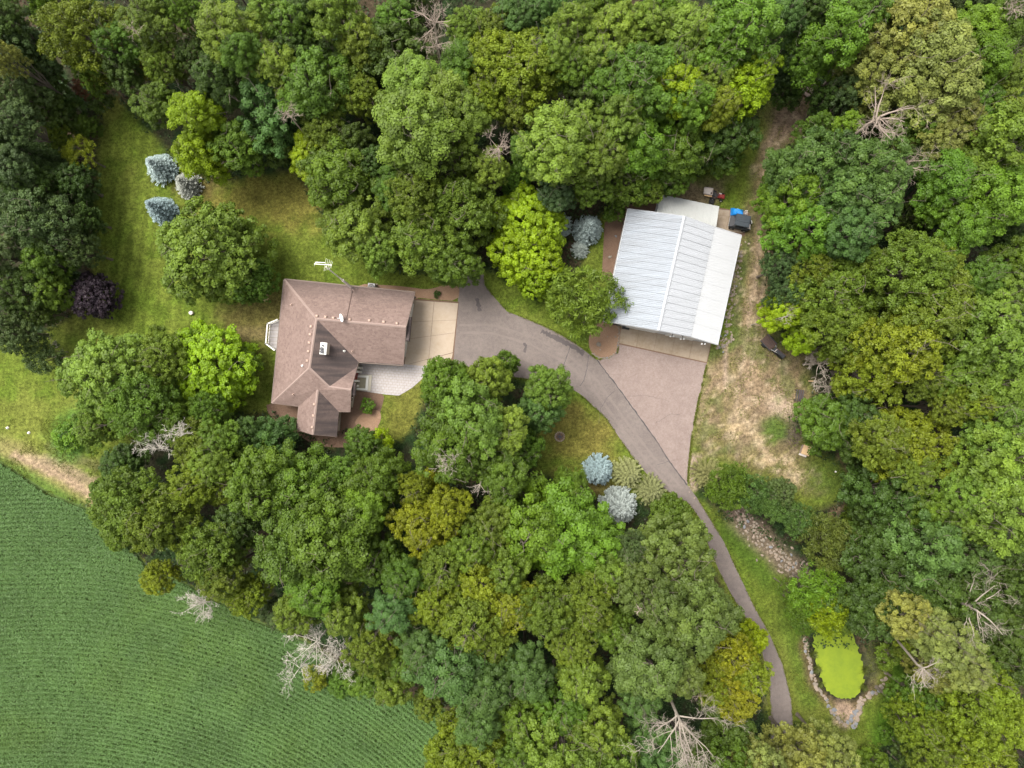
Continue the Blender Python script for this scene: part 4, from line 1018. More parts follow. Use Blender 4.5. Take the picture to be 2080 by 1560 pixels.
L(MB().tube([(.47, 0, .38), (.85, -.06, .38)], .03, 6), 'drawbar', M_DGREY, cr)
bx = local_thing('storage_box', 1444, 411, -12, 'dark low box on the dirt by the annex corner', 'box')
L(MB().bevbox((0, 0, .2), (.5, .4, .36), .04), 'case', M_DGREY, bx); L(MB().bevbox((0, 0, .4), (.54, .44, .06), .03), 'lid', M_RUBBER, bx)
# trailer by the east trees
tr_ = local_thing('utility_trailer', 1558, 696, -47, 'rusty brown flat trailer at the yard edge by bright trees', 'trailer')
for k in range(5): L(MB().box((0, -.42 + k * .21, .5), (1.5, .19, .05)), 'deck_plank', M_RUST, tr_)
for s_ in (-.55, .55): L(MB().box((0, s_, .55), (1.55, .06, .2)), 'side_rail', M_DGREY, tr_); L(MB().wheel((-.1, s_ * 1.15, .28), .28, .16, (0, 1, 0)), 'wheel', M_RUBBER, tr_)
for s_ in (-.35, .35): L(MB().tube([(.75, s_, .48), (1.75, 0, .45)], .04, 6), 'drawbar', M_GREY, tr_)
L(MB().tube([(1.7, 0, .45), (1.72, 0, .02)], .035, 6), 'jack', M_GREY, tr_)
L(MB().box((1.2, 0, .5), (.06, .5, .05)), 'cross_bar', M_PALE, tr_)
im = local_thing('farm_implement', 1580, 717, -40, 'long black farm implement below the rusty trailer', 'implement')
L(MB().bevbox((0, .0, .42), (1.5, .4, .16), .04), 'frame', M_DGREY, im)
for k in range(7): L(MB().wheel((-.63 + k * .21, -.14, .26), .26, .03, (1, .15, 0), 12), 'disc', M_RUBBER, im)
L(MB().tube([(-.7, .2, .55), (.7, .2, .55)], .05, 6), 'tool_bar', M_RUST, im)
hw = local_thing('hay_rack', 1620, 803, -8, 'dark slatted rack at the edge of the dirt yard', 'rack')
for k in range(4): L(MB().box((-.36 + k * .24, 0, .6), (.09, 1.25, .05)), 'slat', M_DGREY, hw)
for s_ in (-.6, .6): L(MB().box((0, s_, .52), (.9, .08, .08)), 'cross_bar', M_RUST, hw)
for sx in (-.38, .38):
    for sy in (-.55, .55): L(MB().box((sx, sy, .26), (.08, .08, .5)), 'leg', M_RUST, hw)
L(MB().box((.18, .1, .5), (.5, 1.0, .04)), 'tray', M_RUST, hw)
pb = local_thing('plywood_box', 1633, 914, -20, 'tan plywood box on the grass at the yard edge', 'box')
L(MB().box((0, 0, .3), (.84, .98, .56)), 'case', M_OLDW, pb); L(MB().bevbox((.02, .03, .61), (.94, 1.06, .05), .01), 'lid', M_WOOD, pb)
L(MB().box((0, -.6, .12), (.8, .2, .2)), 'base_board', M_PALE, pb)
fpst = local_thing('fence_post', 1643, 774, 0, 'pale upright wooden post near the bare branches', 'post')
L(MB().bevbox((0, 0, .7), (.14, .14, 1.5), .03), 'post', M_WOOD, fpst); L(MB().bevbox((0, 0, 1.47), (.18, .18, .05), .02), 'cap', M_OLDW, fpst)
pl = local_thing('plank_pile', 1655, 195, -35, 'scattered pile of weathered planks on the track in the woods', 'planks')
for i, (x, y, l, a) in enumerate(((-.9, .5, 1.5, 0), (-.6, .1, 1.7, 4), (-.95, -.5, 1.3, -4), (-.2, .65, 1.1, 3), (.35, .2, 1.1, -6), (.9, .45, .9, 5), (.8, 0, 1.2, 0), (1.4, .25, .8, 8), (1.2, -.3, .9, -5), (-.1, -.35, 1.3, 2), (.6, -.55, 1.0, -8), (-.55, .95, .9, 10))):
    L(MB().box((x, y, .1 + (i % 3) * .05), (l, .34, .07), math.radians(a)), 'plank', M_OLDW, pl)
wc = thing('well_cap', W(390, 636), 'round white well cap on the west lawn', 'well cap'); w = W(390, 636)
MB().lathe((w.x, w.y, 0), [(.22, -.02), (.22, .34), (.2, .36), (.13, .36), (.12, .3), (.02, .3)], 18).build('casing', M_PALE, wc)
MB().lathe((w.x, w.y, .3), [(.11, 0), (.1, .04), (.03, .05)], 12).build('lid', M_GREY, wc)
def marker(px, py, label, r=.1):
    w = W(px, py); t = thing('lawn_marker', w, label, 'marker')
    MB().lathe((w.x, w.y, 0), [(r, -.02), (r, .16), (r * .7, .2), (.01, .21)], 12).build('cap', M_PIPE, t)
    MB().lathe((w.x, w.y, 0), [(r * 1.5, -.02), (r * 1.5, .02), (r, .03)], 12).build('flange', M_PALE, t)
marker(15.5, 869, 'small white lawn marker nearest the left edge of the photo'); marker(59, 879, 'small white lawn marker above the tan field margin')
marker(380, 588, 'tiny white marker under the lone light green tree', .07); marker(1697, 958, 'tiny white marker on the grass below the plywood box', .07)
def stump(px, py, r, label):
    w = W(px, py); t = thing('tree_stump', w, label, 'stump')
    MB().lathe((w.x, w.y, 0), [(r * 1.25, -.02), (r, .06), (r * .95, .13), (r * .9, .14), (.02, .145)], 14).build('stump_wood', M_STRAW, t)
    MB().lathe((w.x, w.y, .142), [(r * .6, 0), (r * .58, .008), (.02, .01)], 12).build('heartwood', M_WOOD, t)
stump(538, 604, .38, 'wide pale stump on the lawn left of the house'); stump(522, 601, .2, 'small pale stump just left of the wide stump')

# ------------------------------------------------------------------ trees: prototype meshes
def crown_mesh(seed, R, hc, nl, lobe, npuff, pr, nleaf, leaf, flat=.8, zlo=-.35, up=.55, rnd=.55, yel=.25, tuft=0, skirt=0):
    """crown of leaf faces: lobes on limbs -> puffs on lobes -> leaves on puffs; hc = half height"""
    r = np.random.default_rng(seed)
    k = np.arange(nl); th = k * 2.39996 + r.uniform(0, 6.28)
    q = np.sqrt((k + .35) / nl)
    rad = q * (R - lobe * R * .9) * r.uniform(.78, 1.16, nl)
    lz = hc * (1 - q ** 2 * 1.15) * .62 + r.uniform(-.2, .2, nl) * hc
    LC = np.stack([rad * np.cos(th), rad * np.sin(th), lz], 1)
    LR = lobe * R * r.uniform(.70, 1.2, nl)
    if skirt:
        a = np.arange(skirt) / skirt * 6.283 + r.uniform(-.3, .3, skirt); rs_ = R * r.uniform(.42, .66, skirt)
        LC = np.concatenate([LC, np.stack([rs_ * np.cos(a), rs_ * np.sin(a), -hc * r.uniform(.35, .8, skirt)], 1)])
        LR = np.concatenate([LR, lobe * R * r.uniform(.8, 1.15, skirt)]); nl = nl + skirt
    PC = []; PL = []
    for i in range(nl):
        d = r.normal(size=(npuff * 3, 3)); d /= np.linalg.norm(d, axis=1, keepdims=True); d = d[d[:, 2] > zlo]
        sel = []
        mind = 1.44 * pr / LR[i]
        for v in d:
            if all(np.linalg.norm(v - s) > mind for s in sel): sel.append(v)
            if len(sel) >= npuff: break
        p = LC[i] + np.array(sel) * LR[i] * r.uniform(.70, 1.14, (len(sel), 1)) * np.array([1, 1, flat])
        ok = np.ones(len(p), bool)
        for j in range(nl):
            if j != i: ok &= np.linalg.norm((p - LC[j]) / np.array([1, 1, flat]), axis=1) > LR[j] * .72
        PC.append(p[ok]); PL += [i] * int(ok.sum())
    PC = np.concatenate(PC); PL = np.array(PL); n = len(PC)
    PR = pr * r.uniform(.5, 1.35, n)
    cnt = np.maximum((nleaf * (PR / pr) ** 2 * r.uniform(.7, 1.2, n)).astype(int), 8)
    idx = np.repeat(np.arange(n), cnt); m = len(idx)
    d = r.normal(size=(m, 3)); d[:, 2] = d[:, 2] + .75; d /= np.linalg.norm(d, axis=1, keepdims=True)
    rr = r.uniform(.45, 1.1, m) ** .8
    # bumpy puffs
    C = PC[idx] + d * (PR[idx] * rr)[:, None] * np.array([1, 1, .78])
    if tuft: C[:, 2] -= tuft * (r.random(m) ** 2)
    Nn = d + np.array([0, 0, up]) + r.normal(size=(m, 3)) * rnd; Nn /= np.linalg.norm(Nn, axis=1, keepdims=True)
    s = r.uniform(.7, 1.3, m)
    V, F = leaf_quads(C, Nn, leaf[0] * s, leaf[1] * s, r)
    pv = r.uniform(.80, 1.22, n); lv = r.uniform(.88, 1.12, nl)
    v = (pv[idx] * lv[PL[idx]]) * r.uniform(.86, 1.14, m)
    y = np.clip((r.random(n) ** 3)[idx] * yel * 2 + r.random(m) * yel * .6, 0, 1)
    me = np_mesh('crown', V, F, {'v': v, 'y': y}); me.materials.append(M_LEAF)
    return me, LC
def trunk_mesh(seed, h, zc, LC, r0, n=7, reach=.75):
    r = random.Random(seed); mb = MB()
    j = [(r.uniform(-.15, .15), r.uniform(-.15, .15)) for _ in range(4)]
    top = zc
    mb.tube([(0, 0, -.1), (0, 0, .4), (j[0][0], j[0][1], h * .3), (j[1][0], j[1][1], top)], [r0 * 1.5, r0, r0 * .8, r0 * .45], n)
    for c in LC:
        s = Vector((j[0][0], j[0][1], h * r.uniform(.25, .42))); e = Vector((c[0], c[1], c[2] + zc)); m_ = s.lerp(e, .5) + Vector((r.uniform(-.4, .4), r.uniform(-.4, .4), -.35))
        e = s.lerp(e, reach + r.uniform(0, .25)); mb.tube([s, m_, e], [r0 * .42, r0 * .28, r0 * .09], 5)
        for _ in range(3):
            f = e + Vector((r.uniform(-1, 1), r.uniform(-1, 1), r.uniform(.0, .9))) * (r0 * 3.2); mb.tube([m_.lerp(e, r.uniform(.4, .9)), f], [r0 * .12, r0 * .04], 4)
        if r.random() < .3:
            q = e
            for _ in range(3):
                f = q + Vector((r.uniform(-1, 1), r.uniform(-1, 1), r.uniform(.9, 1.5))) * (r0 * 3.0); mb.tube([q, f], [r0 * .10, r0 * .06], 4); q = f
                mb.tube([q, q + Vector((r.uniform(-1, 1), r.uniform(-1, 1), .4)) * r0 * 3], [r0 * .07, r0 * .03], 3)
    me = bpy.data.meshes.new('trunk'); me.from_pydata([tuple(v) for v in mb.v], [], mb.f); me.update(); me.materials.append(M_BARK); return me

PROTO = {}
def proto(kind, n, R, h, hc, r0, **kw):
    PROTO[kind] = dict(R=R, h=h, zc=h - hc * .95, items=[])
    for i in range(n):
        sd = hash_(kind) + i * 17
        cm, LC = crown_mesh(sd, R, hc, **kw); zc = h - hc * .95
        PROTO[kind]['items'].append((cm, trunk_mesh(sd, h, zc, LC, r0)))
def hash_(s): return sum(ord(c) * (i + 3) for i, c in enumerate(s))
proto('oak', 5, 5.0, 17, 5.6, .34, skirt=6, nl=12, lobe=.36, npuff=26, pr=.66, nleaf=125, leaf=(.30, .20), rnd=.42)
proto('fine', 4, 5.0, 17, 5.4, .32, skirt=7, nl=16, lobe=.30, npuff=26, pr=.48, nleaf=84, leaf=(.25, .16), rnd=.6, up=.45, yel=.35)
proto('puff', 3, 5.0, 18, 5.8, .34, skirt=6, nl=11, lobe=.38, npuff=18, pr=.86, nleaf=190, leaf=(.30, .21), rnd=.35, yel=.15)
proto('maple', 2, 4.5, 10, 4.2, .22, skirt=7, nl=16, lobe=.34, npuff=30, pr=.42, nleaf=80, leaf=(.24, .18), rnd=.42, yel=.2)
proto('feather', 3, 4.0, 9, 2.6, .18, nl=14, lobe=.36, npuff=22, pr=.50, nleaf=62, leaf=(.42, .10), rnd=.9, up=.3, tuft=.6, yel=.35)
proto('young', 3, 2.8, 8, 3.2, .13, skirt=4, nl=7, lobe=.45, npuff=24, pr=.46, nleaf=85, leaf=(.25, .17))
proto('shrub', 3, 1.5, 1.9, 1.1, .06, nl=6, lobe=.48, npuff=16, pr=.30, nleaf=60, leaf=(.17, .12), zlo=-.6)

# conifer prototypes: whorls of drooping boughs with needle sprays
def conifer_mesh(seed, R, h, whorls, tip=1.0, spiky=0.0):
    r = np.random.default_rng(seed); Cs = []; Ns = []; A = []; B = []; T = []; v = []
    for w in range(whorls):
        f = w / (whorls - 1); z = h * (.08 + .9 * f); rad = R * (1 - f) ** .74 * r.uniform(.9, 1.08) + .12
        nb = max(5, int(15 * (1 - f) + 5)); a0 = r.uniform(0, 6.28)
        for b in range(nb):
            a = a0 + b / nb * 6.283 + r.uniform(-.12, .12); L_ = rad * r.uniform(.86, 1.06); ns = max(4, int(L_ / .085))
            for s in range(ns):
                t = (s + .5) / ns
                for side in range(6):
                    sp = (1 - t * .35) * .24 * R / 1.8 * (1.1 - spiky * .4)
                    off = r.uniform(-1, 1) * sp
                    c = np.array([math.cos(a) * L_ * t - math.sin(a) * off, math.sin(a) * L_ * t + math.cos(a) * off, z - .30 * L_ * t + .32 * L_ * t * t * t + r.uniform(-.07, .07) - abs(off) * .25])
                    d = np.array([math.cos(a + off * 2.2), math.sin(a + off * 2.2), .25 + r.uniform(-.3, .4)])
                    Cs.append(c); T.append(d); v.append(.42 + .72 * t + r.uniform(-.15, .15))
    C = np.array(Cs); T = np.array(T); T /= np.linalg.norm(T, axis=1, keepdims=True)
    n = len(C); up = np.array([0, 0, 1.]) + r.normal(size=(n, 3)) * .35; bt = np.cross(T, up); bt /= np.linalg.norm(bt, axis=1, keepdims=True)
    a = r.uniform(.16, .30, n)[:, None] * (R / 1.8) ** .5; b = r.uniform(.05, .09, n)[:, None] * (R / 1.8) ** .5 * (1 - .3 * spiky)
    V = np.stack([C - T * a / 2, C + bt * b / 2, C + T * a / 2, C - bt * b / 2], 1).reshape(-1, 3); F = np.arange(4 * n).reshape(n, 4)
    me = np_mesh('crown', V, F, {'v': np.array(v), 'y': r.random(n) * .15}); me.materials.append(M_NEEDLE); return me
def cone_trunk(h, r0):
    mb = MB().tube([(0, 0, -.1), (0, 0, h * .5), (0, 0, h * .97)], [r0, r0 * .6, r0 * .1], 7)
    me = bpy.data.meshes.new('trunk'); me.from_pydata([tuple(x) for x in mb.v], [], mb.f); me.update(); me.materials.append(M_BARK); return me
PROTO['spruce'] = dict(R=1.7, h=4.5, zc=1.7, items=[(conifer_mesh(50 + i, 1.7, 4.5, 12), cone_trunk(4.4, .12)) for i in range(3)])
PROTO['pine'] = dict(R=2.0, h=5.0, zc=2.0, items=[(conifer_mesh(60 + i, 2.0, 5.0, 10, spiky=1), cone_trunk(5.0, .12)) for i in range(2)])

COLS = {  # albedo, words
    'G': ((0.075, 0.132, 0.012), 'mid green'), 'V': ((0.094, 0.175, 0.013), 'vivid green'), 'L': ((0.177, 0.255, 0.006), 'lime green'), 'O': ((0.101, 0.146, 0.014), 'olive green'),
    'P': ((0.161, 0.182, 0.040), 'pale olive'), 'B': ((0.066, 0.126, 0.026), 'blue-green'), 'D': ((0.047, 0.082, 0.012), 'dark green'), 'K': ((0.054, 0.088, 0.025), 'dusty dark green'),
    'Y': ((0.178, 0.202, 0.010), 'golden yellow'), 'U': ((0.036, 0.024, 0.034), 'purple'), 'R': ((0.130, 0.055, 0.025), 'rusty red'), 'X': ((0.135, 0.176, 0.011), 'yellow-olive'), 'S': ((0.090, 0.126, 0.024), 'sage green'),
    'T': ((0.120, 0.186, 0.022), 'light green'), 'C': ((0.340, 0.410, 0.395), 'pale blue'), 'Z': ((0.320, 0.360, 0.345), 'grey-blue'), 'W': ((0.220, 0.220, 0.085), 'yellowish'), 'E': ((0.140, 0.245, 0.007), 'pure bright green'), 'M': ((0.107, 0.164, 0.018), 'soft green')}
TREES = []      # (px, py, r_px, kind, colour, height factor)
def T(s):
    for ln in s.strip().splitlines():
        for it in ln.split(';'):
            q = it.split()
            if q: TREES.append((float(q[0]), float(q[1]), float(q[2]), q[3], q[4], float(q[5]) if len(q) > 5 else 1.0))
# upper left
T('''28 95 62 oak K; 10 35 50 oak D; 15 120 36 fine P 1.05; 165 55 92 fine O 1.05; 95 25 34 young V 1.5; 305 38 58 oak O; 375 20 45 fine G; 455 55 66 puff T 1.05; 500 118 45 puff G
40 185 60 oak K .9; 180 138 42 oak G .7; 335 132 55 fine O .7; 300 140 28 young Y .9; 445 165 60 oak D .85; 395 110 45 fine D .8; 20 245 56 fine K .85; 95 225 50 oak D .6; 205 208 28 shrub D 2; 318 208 50 oak G .75; 398 228 58 puff L .8
480 268 44 oak G .75; 405 312 54 puff L .7; 470 318 40 oak G .65; 62 312 60 pine D 1.4; 162 312 40 feather Y .7; 118 272 30 young O .7; 175 255 26 young G .6; 152 372 46 oak D .5; 183 182 30 shrub R 2; 205 190 20 shrub R 1.6
60 372 52 oak D .7; 15 340 50 oak K .8; 130 215 40 young D .6; 250 150 40 oak D .7; 245 95 45 oak G .8; 150 110 40 fine O .9; 60 130 45 oak D .8''')
# left
T('''75 455 92 fine K .8; 20 430 60 pine D 1.5; 90 530 52 oak G .7; 155 505 42 fine K .65; 165 440 36 oak D .55; 26 590 58 oak D .7; 65 612 22 shrub Y 3.2; 100 590 40 oak G .6; 12 672 54 fine K .65; 78 634 33 oak D .5; 120 560 34 young D .6
187 600 51 maple U .55; 430 512 116 maple T 1.05; 510 570 48 maple G .8; 230 762 106 maple T 1.05; 208 812 54 maple T .85; 325 725 62 fine O .75; 380 700 38 maple G .6; 432 745 97 maple E .8; 500 740 34 feather G .6; 92 725 46 feather K .45
290 830 85 fine G .85; 355 860 66 fine G .75; 420 835 48 fine G .7; 190 870 50 fine M .6''')
# lower left edge of the wood
T('''405 905 70 fine O .8; 455 895 52 oak G .75; 400 985 70 fine X .8; 440 940 52 oak O .8; 248 942 46 oak D .5; 222 1000 38 young G .55; 285 1000 66 fine O .7; 262 1062 58 fine O .7; 325 1085 56 fine O .75; 345 1020 50 fine O .75; 240 1090 34 young G .5
545 898 62 oak B .55; 588 945 42 oak D .5; 500 880 40 oak D .6; 432 1118 76 fine O .85; 325 1172 46 fine X .55; 505 1205 52 fine X .6; 480 1070 50 oak D .75; 450 1165 56 fine O .8; 520 1000 58 oak G .8; 560 1250 36 oak K .4''')
# central wood
T('''612 985 82 puff G .95; 570 940 45 oak G .8; 682 968 46 oak G .75; 736 905 42 oak G .5; 776 893 28 shrub L 3; 748 822 19 shrub V 1.3; 770 970 62 puff G .95; 735 1040 48 puff V 1; 660 1040 62 puff G 1
600 1115 84 puff G 1; 690 1120 66 puff G 1; 760 1140 62 oak G .95; 640 1190 70 puff V 1; 700 1235 58 oak O .9; 600 1240 52 oak O .75; 800 1240 54 puff B 1; 855 1050 62 fine Y .95; 905 1035 58 fine Y 1; 870 1090 54 fine Y .95; 845 990 40 fine X .9; 880 975 30 young Y 1.4
960 850 82 oak T 1; 905 775 62 oak G .95; 990 770 58 oak T .95; 900 870 56 oak G 1; 1020 880 60 oak T 1; 935 930 66 oak G 1; 1020 960 62 oak G 1; 1115 790 58 oak T .9; 1095 830 54 oak B .75; 1065 915 48 oak G .8; 1030 740 32 young G 1
1090 1040 68 puff V 1; 1165 1050 70 puff V 1; 1225 1080 50 puff V .95; 1130 1115 66 puff V 1; 1070 1120 58 puff V 1; 1190 1130 52 puff V .95; 1160 995 44 puff G .8; 1000 1060 58 oak O .95; 960 1110 54 oak G 1
1358 1050 52 maple G .5; 1340 1130 72 oak S 1; 1290 1190 66 oak S 1; 1400 1150 66 oak S 1; 1420 1220 66 oak S 1; 1340 1220 70 oak S 1; 1285 1110 40 fine K .85; 1270 1140 44 oak K .9; 1370 1280 58 oak S .95; 1440 1280 40 oak S .8
900 1150 66 fine O 1; 970 1180 78 fine X 1; 880 1220 64 fine X 1; 1030 1150 62 oak O 1; 950 1260 72 fine O 1; 1040 1230 66 fine X 1; 1110 1230 74 fine O 1; 1195 1220 66 fine O 1; 1240 1160 54 oak O .95; 1000 1310 58 fine O .95; 1160 1310 58 fine O 1; 1240 1280 50 oak G .95; 760 1310 62 fine O .85; 820 1170 50 puff G 1
860 1310 50 puff B .95; 930 1340 66 puff B 1; 985 1395 62 puff B 1; 890 1385 48 puff B .85; 1070 1370 60 puff B 1; 1330 1360 74 puff S 1; 1290 1330 48 puff S 1; 1385 1370 48 puff S .95; 1300 1420 48 puff B .95; 1185 1385 66 oak M 1; 1140 1440 56 oak G 1; 1050 1450 56 oak G .95; 970 1460 54 puff B .9; 800 1390 52 oak O .6; 745 1375 44 oak G .5; 830 1350 46 oak G .8; 640 1370 30 shrub X 2; 690 1390 34 young G .4; 870 1430 36 oak O .5''')
# bottom
T('''925 1500 66 fine X .9; 980 1535 60 fine X .9; 900 1555 50 fine X .85; 1060 1530 54 oak G .95; 1130 1510 74 oak M 1; 1210 1480 66 oak M 1; 1250 1540 66 oak M 1; 1170 1555 54 oak M 1; 1330 1500 56 oak B .8; 1310 1550 44 oak B .85; 1400 1540 54 oak D .7
1490 1330 56 fine Y .75; 1520 1370 52 fine X .75; 1455 1400 50 fine X .75; 1530 1300 36 young L .9; 1490 1410 54 fine Y .75; 1450 1345 40 fine X .7; 1460 1470 54 oak D .6; 1505 1480 42 oak D .5; 1528 1548 52 oak P .8; 1622 1530 58 oak P .9; 1692 1535 56 oak P .9; 1640 1555 60 oak P .9; 1560 1565 50 oak P .9; 1480 1550 56 oak G .8''')
# lower right
T('''1655 1196 62 feather V .85; 1625 1235 40 feather G .7; 1678 1242 56 feather L .75; 1712 1258 36 feather M .8; 1630 1262 34 feather G .7; 1600 1195 30 feather G .6; 1790 1260 44 oak D .6; 1760 1210 46 oak D .7; 1800 1330 30 shrub O 1.6
1835 1250 58 oak P .95; 1880 1270 52 oak P 1; 1930 1310 66 oak P 1; 1960 1360 52 oak P .95; 1905 1370 48 fine P .9; 1985 1340 40 oak G .8; 1842 1322 26 fine O .45; 1840 1290 34 fine X .6; 1900 1390 34 fine O .7
1870 1470 60 fine X .85; 1950 1430 66 fine X .9; 2020 1400 64 fine X .9; 2050 1470 60 fine X .9; 1980 1500 66 fine X .9; 2030 1540 60 fine X .9; 1900 1530 56 fine O .85; 1874 1508 42 oak D .6; 1862 1548 44 oak D .6; 1960 1555 54 fine X .85; 1870 1420 44 oak G .7; 1835 1413 20 shrub K 2; 1822 1452 18 shrub K 2; 1780 1555 36 young G .6; 1800 1490 24 shrub V 1.2
2060 1330 60 oak D .75; 2040 1280 60 oak D .8; 1990 1220 60 oak D .8; 1900 1190 64 oak D .8; 1830 1170 50 oak D .75; 1760 1160 46 oak D .7; 2060 1200 60 oak D .85; 1930 1240 46 oak D .7''')
# right middle
T('''1484 985 54 feather G .65; 1522 1002 46 feather B .65; 1470 1008 34 feather G .55; 1562 1012 44 feather B .6; 1592 1036 42 feather B .65; 1624 1058 40 feather B .7; 1680 1085 46 feather S .75; 1702 1118 44 feather S .7; 1652 1100 34 feather S .6; 1745 1050 28 pine O 1; 1440 962 32 pine W 1.1; 1590 1000 34 oak K .5
1704 850 56 oak G .65; 1660 842 34 oak G .5; 1738 905 46 oak D .65; 1684 893 34 oak G .5; 1745 840 46 oak D .7; 1760 910 40 fine O .7; 1850 870 66 fine X .9; 1820 930 56 fine X .85; 1890 910 60 fine X .9; 1860 960 48 fine O .85; 1800 880 50 fine O .85
2020 870 64 oak T .95; 2050 930 60 oak T .95; 1990 920 56 oak T .95; 2010 1010 62 oak T .95; 1960 1010 52 oak M .95; 2050 1060 56 oak T .95; 1970 1060 48 oak M .9; 1940 830 50 fine O .9; 1975 820 44 fine X .95; 1860 1090 66 oak B .85; 1910 1120 60 oak B .85; 1840 1130 46 oak B .8; 1920 1060 40 oak D .75; 1770 990 56 oak D .6; 1790 1060 52 oak D .65; 1764 1000 40 young D .7; 1830 1010 50 oak D .7; 1880 1030 46 oak G .75; 1790 1120 44 oak D .65; 2060 1140 50 oak D .8; 1970 1130 50 oak B .8''')
T('''1640 340 72 oak B 1; 1700 310 66 oak B 1; 1760 340 66 oak B 1; 1620 410 66 oak V .95; 1690 400 74 oak B 1; 1760 420 70 oak B 1; 1650 470 62 oak V .95; 1720 480 66 oak B 1; 1790 390 52 oak B .95; 1600 460 44 oak V .8; 1580 400 40 young V 1.2; 1595 350 36 young V 1.2
1590 540 46 fine K .75; 1600 600 44 fine K .75; 1660 540 62 fine O .95; 1710 580 68 fine O .95; 1660 610 62 fine O .95; 1720 640 62 fine O .95; 1660 670 48 fine O .85; 1592 640 38 puff L .65; 1634 688 36 puff L .6; 1574 620 26 young L .9; 1860 530 64 fine O .95; 1810 580 66 fine O .95; 1880 590 70 fine O .95; 1940 560 60 fine O .9; 1840 640 66 fine O .95; 1920 640 66 fine O .95; 1770 540 50 oak M .85
1730 700 54 oak M .85; 1790 700 66 fine X .95; 1860 720 62 fine X .95; 1800 760 62 fine X .95; 1740 745 48 fine X .85; 1880 770 50 fine O .9; 1960 700 66 oak M .95; 2000 640 62 oak T .95; 2050 600 56 oak M .95; 2040 700 62 oak M .95; 1980 770 60 oak M .95; 2055 780 56 oak M .95; 1920 760 50 oak G .9; 2060 530 54 oak G .9; 1990 570 54 oak G .9
1920 370 66 puff V .95; 1990 400 66 puff V .95; 1960 460 62 puff V .95; 2040 420 56 puff V .95; 1900 420 44 oak V .9; 2050 340 56 oak M .95; 1860 480 40 young G .7; 1840 510 40 young L .6; 1870 440 44 oak D .6; 2060 470 46 oak D .8''')
# top right
T('''1590 35 52 oak B .95; 1690 55 66 puff V 1; 1640 110 56 oak G .95; 1700 120 52 puff V .95; 1640 20 50 oak D .9; 1760 90 66 oak P 1; 1830 70 66 oak P 1; 1900 60 62 oak P 1; 1860 130 66 oak P 1; 1930 120 62 oak P 1; 1790 160 66 oak P 1; 1860 200 64 oak P 1; 1920 190 62 oak P 1; 1760 30 50 oak G .95; 1820 15 50 oak M .95
1990 60 66 puff V .95; 2050 40 60 puff G .95; 2000 130 60 puff V .95; 2050 150 60 oak O .95; 2050 220 60 oak O .95; 1990 210 56 oak G .95; 1940 250 62 oak P .95; 1980 290 60 oak M .95; 2040 290 56 oak M .95; 1900 290 54 oak P .95; 1860 260 44 oak G .9; 1720 190 46 oak K .8; 1680 200 34 oak D .7; 1600 130 42 oak K .75; 1600 180 36 young D 1; 1660 270 44 oak G .7; 1720 260 40 oak V .75; 1870 330 44 oak K .8; 1830 350 40 oak D .7; 1980 350 44 oak O .9''')
# top middle
T('''1055 40 54 oak B .95; 1005 60 54 fine O .9; 1110 15 50 oak B .95; 1160 60 62 oak T 1; 1130 110 52 oak T 1; 1250 60 66 oak T 1; 1220 120 60 oak T 1; 1300 130 60 oak G 1; 1310 60 54 oak M .95; 1390 60 66 oak T 1; 1370 120 54 oak T 1; 1480 50 72 oak V 1; 1530 100 56 oak V 1; 1450 110 56 oak V 1; 1340 15 44 oak V .9; 1230 10 50 oak G .95
1050 120 60 fine X .95; 1090 170 62 fine X .95; 1010 160 60 fine X .95; 1050 210 54 fine O .9; 1160 150 48 oak G .95; 1230 180 60 oak G .95; 1290 200 50 oak G .9; 1370 180 62 oak L .95; 1400 210 52 oak V .95; 1440 160 50 oak T .95; 1490 170 66 oak L .95; 1540 150 50 oak L .9; 1460 210 50 oak X .9; 1520 210 46 oak L .9
1120 270 66 oak T .95; 1180 260 62 oak T .95; 1250 250 62 oak T .95; 1310 260 60 oak V .95; 1300 320 52 oak V .95; 1140 330 58 oak T .9; 1220 320 60 oak M .9; 1380 270 52 oak G .75; 1400 320 54 oak G .65; 1450 270 54 oak D .7; 1500 280 46 oak D .65; 1480 320 40 oak G .5; 1050 365 40 maple V .6; 1130 390 46 oak K .65; 1270 370 50 fine O .65; 1320 375 44 fine O .55; 1200 380 46 oak G .65; 1360 360 40 oak G .55; 1245 428 28 shrub G 2.4; 1070 300 44 oak G .8; 1190 210 44 oak D .85''')
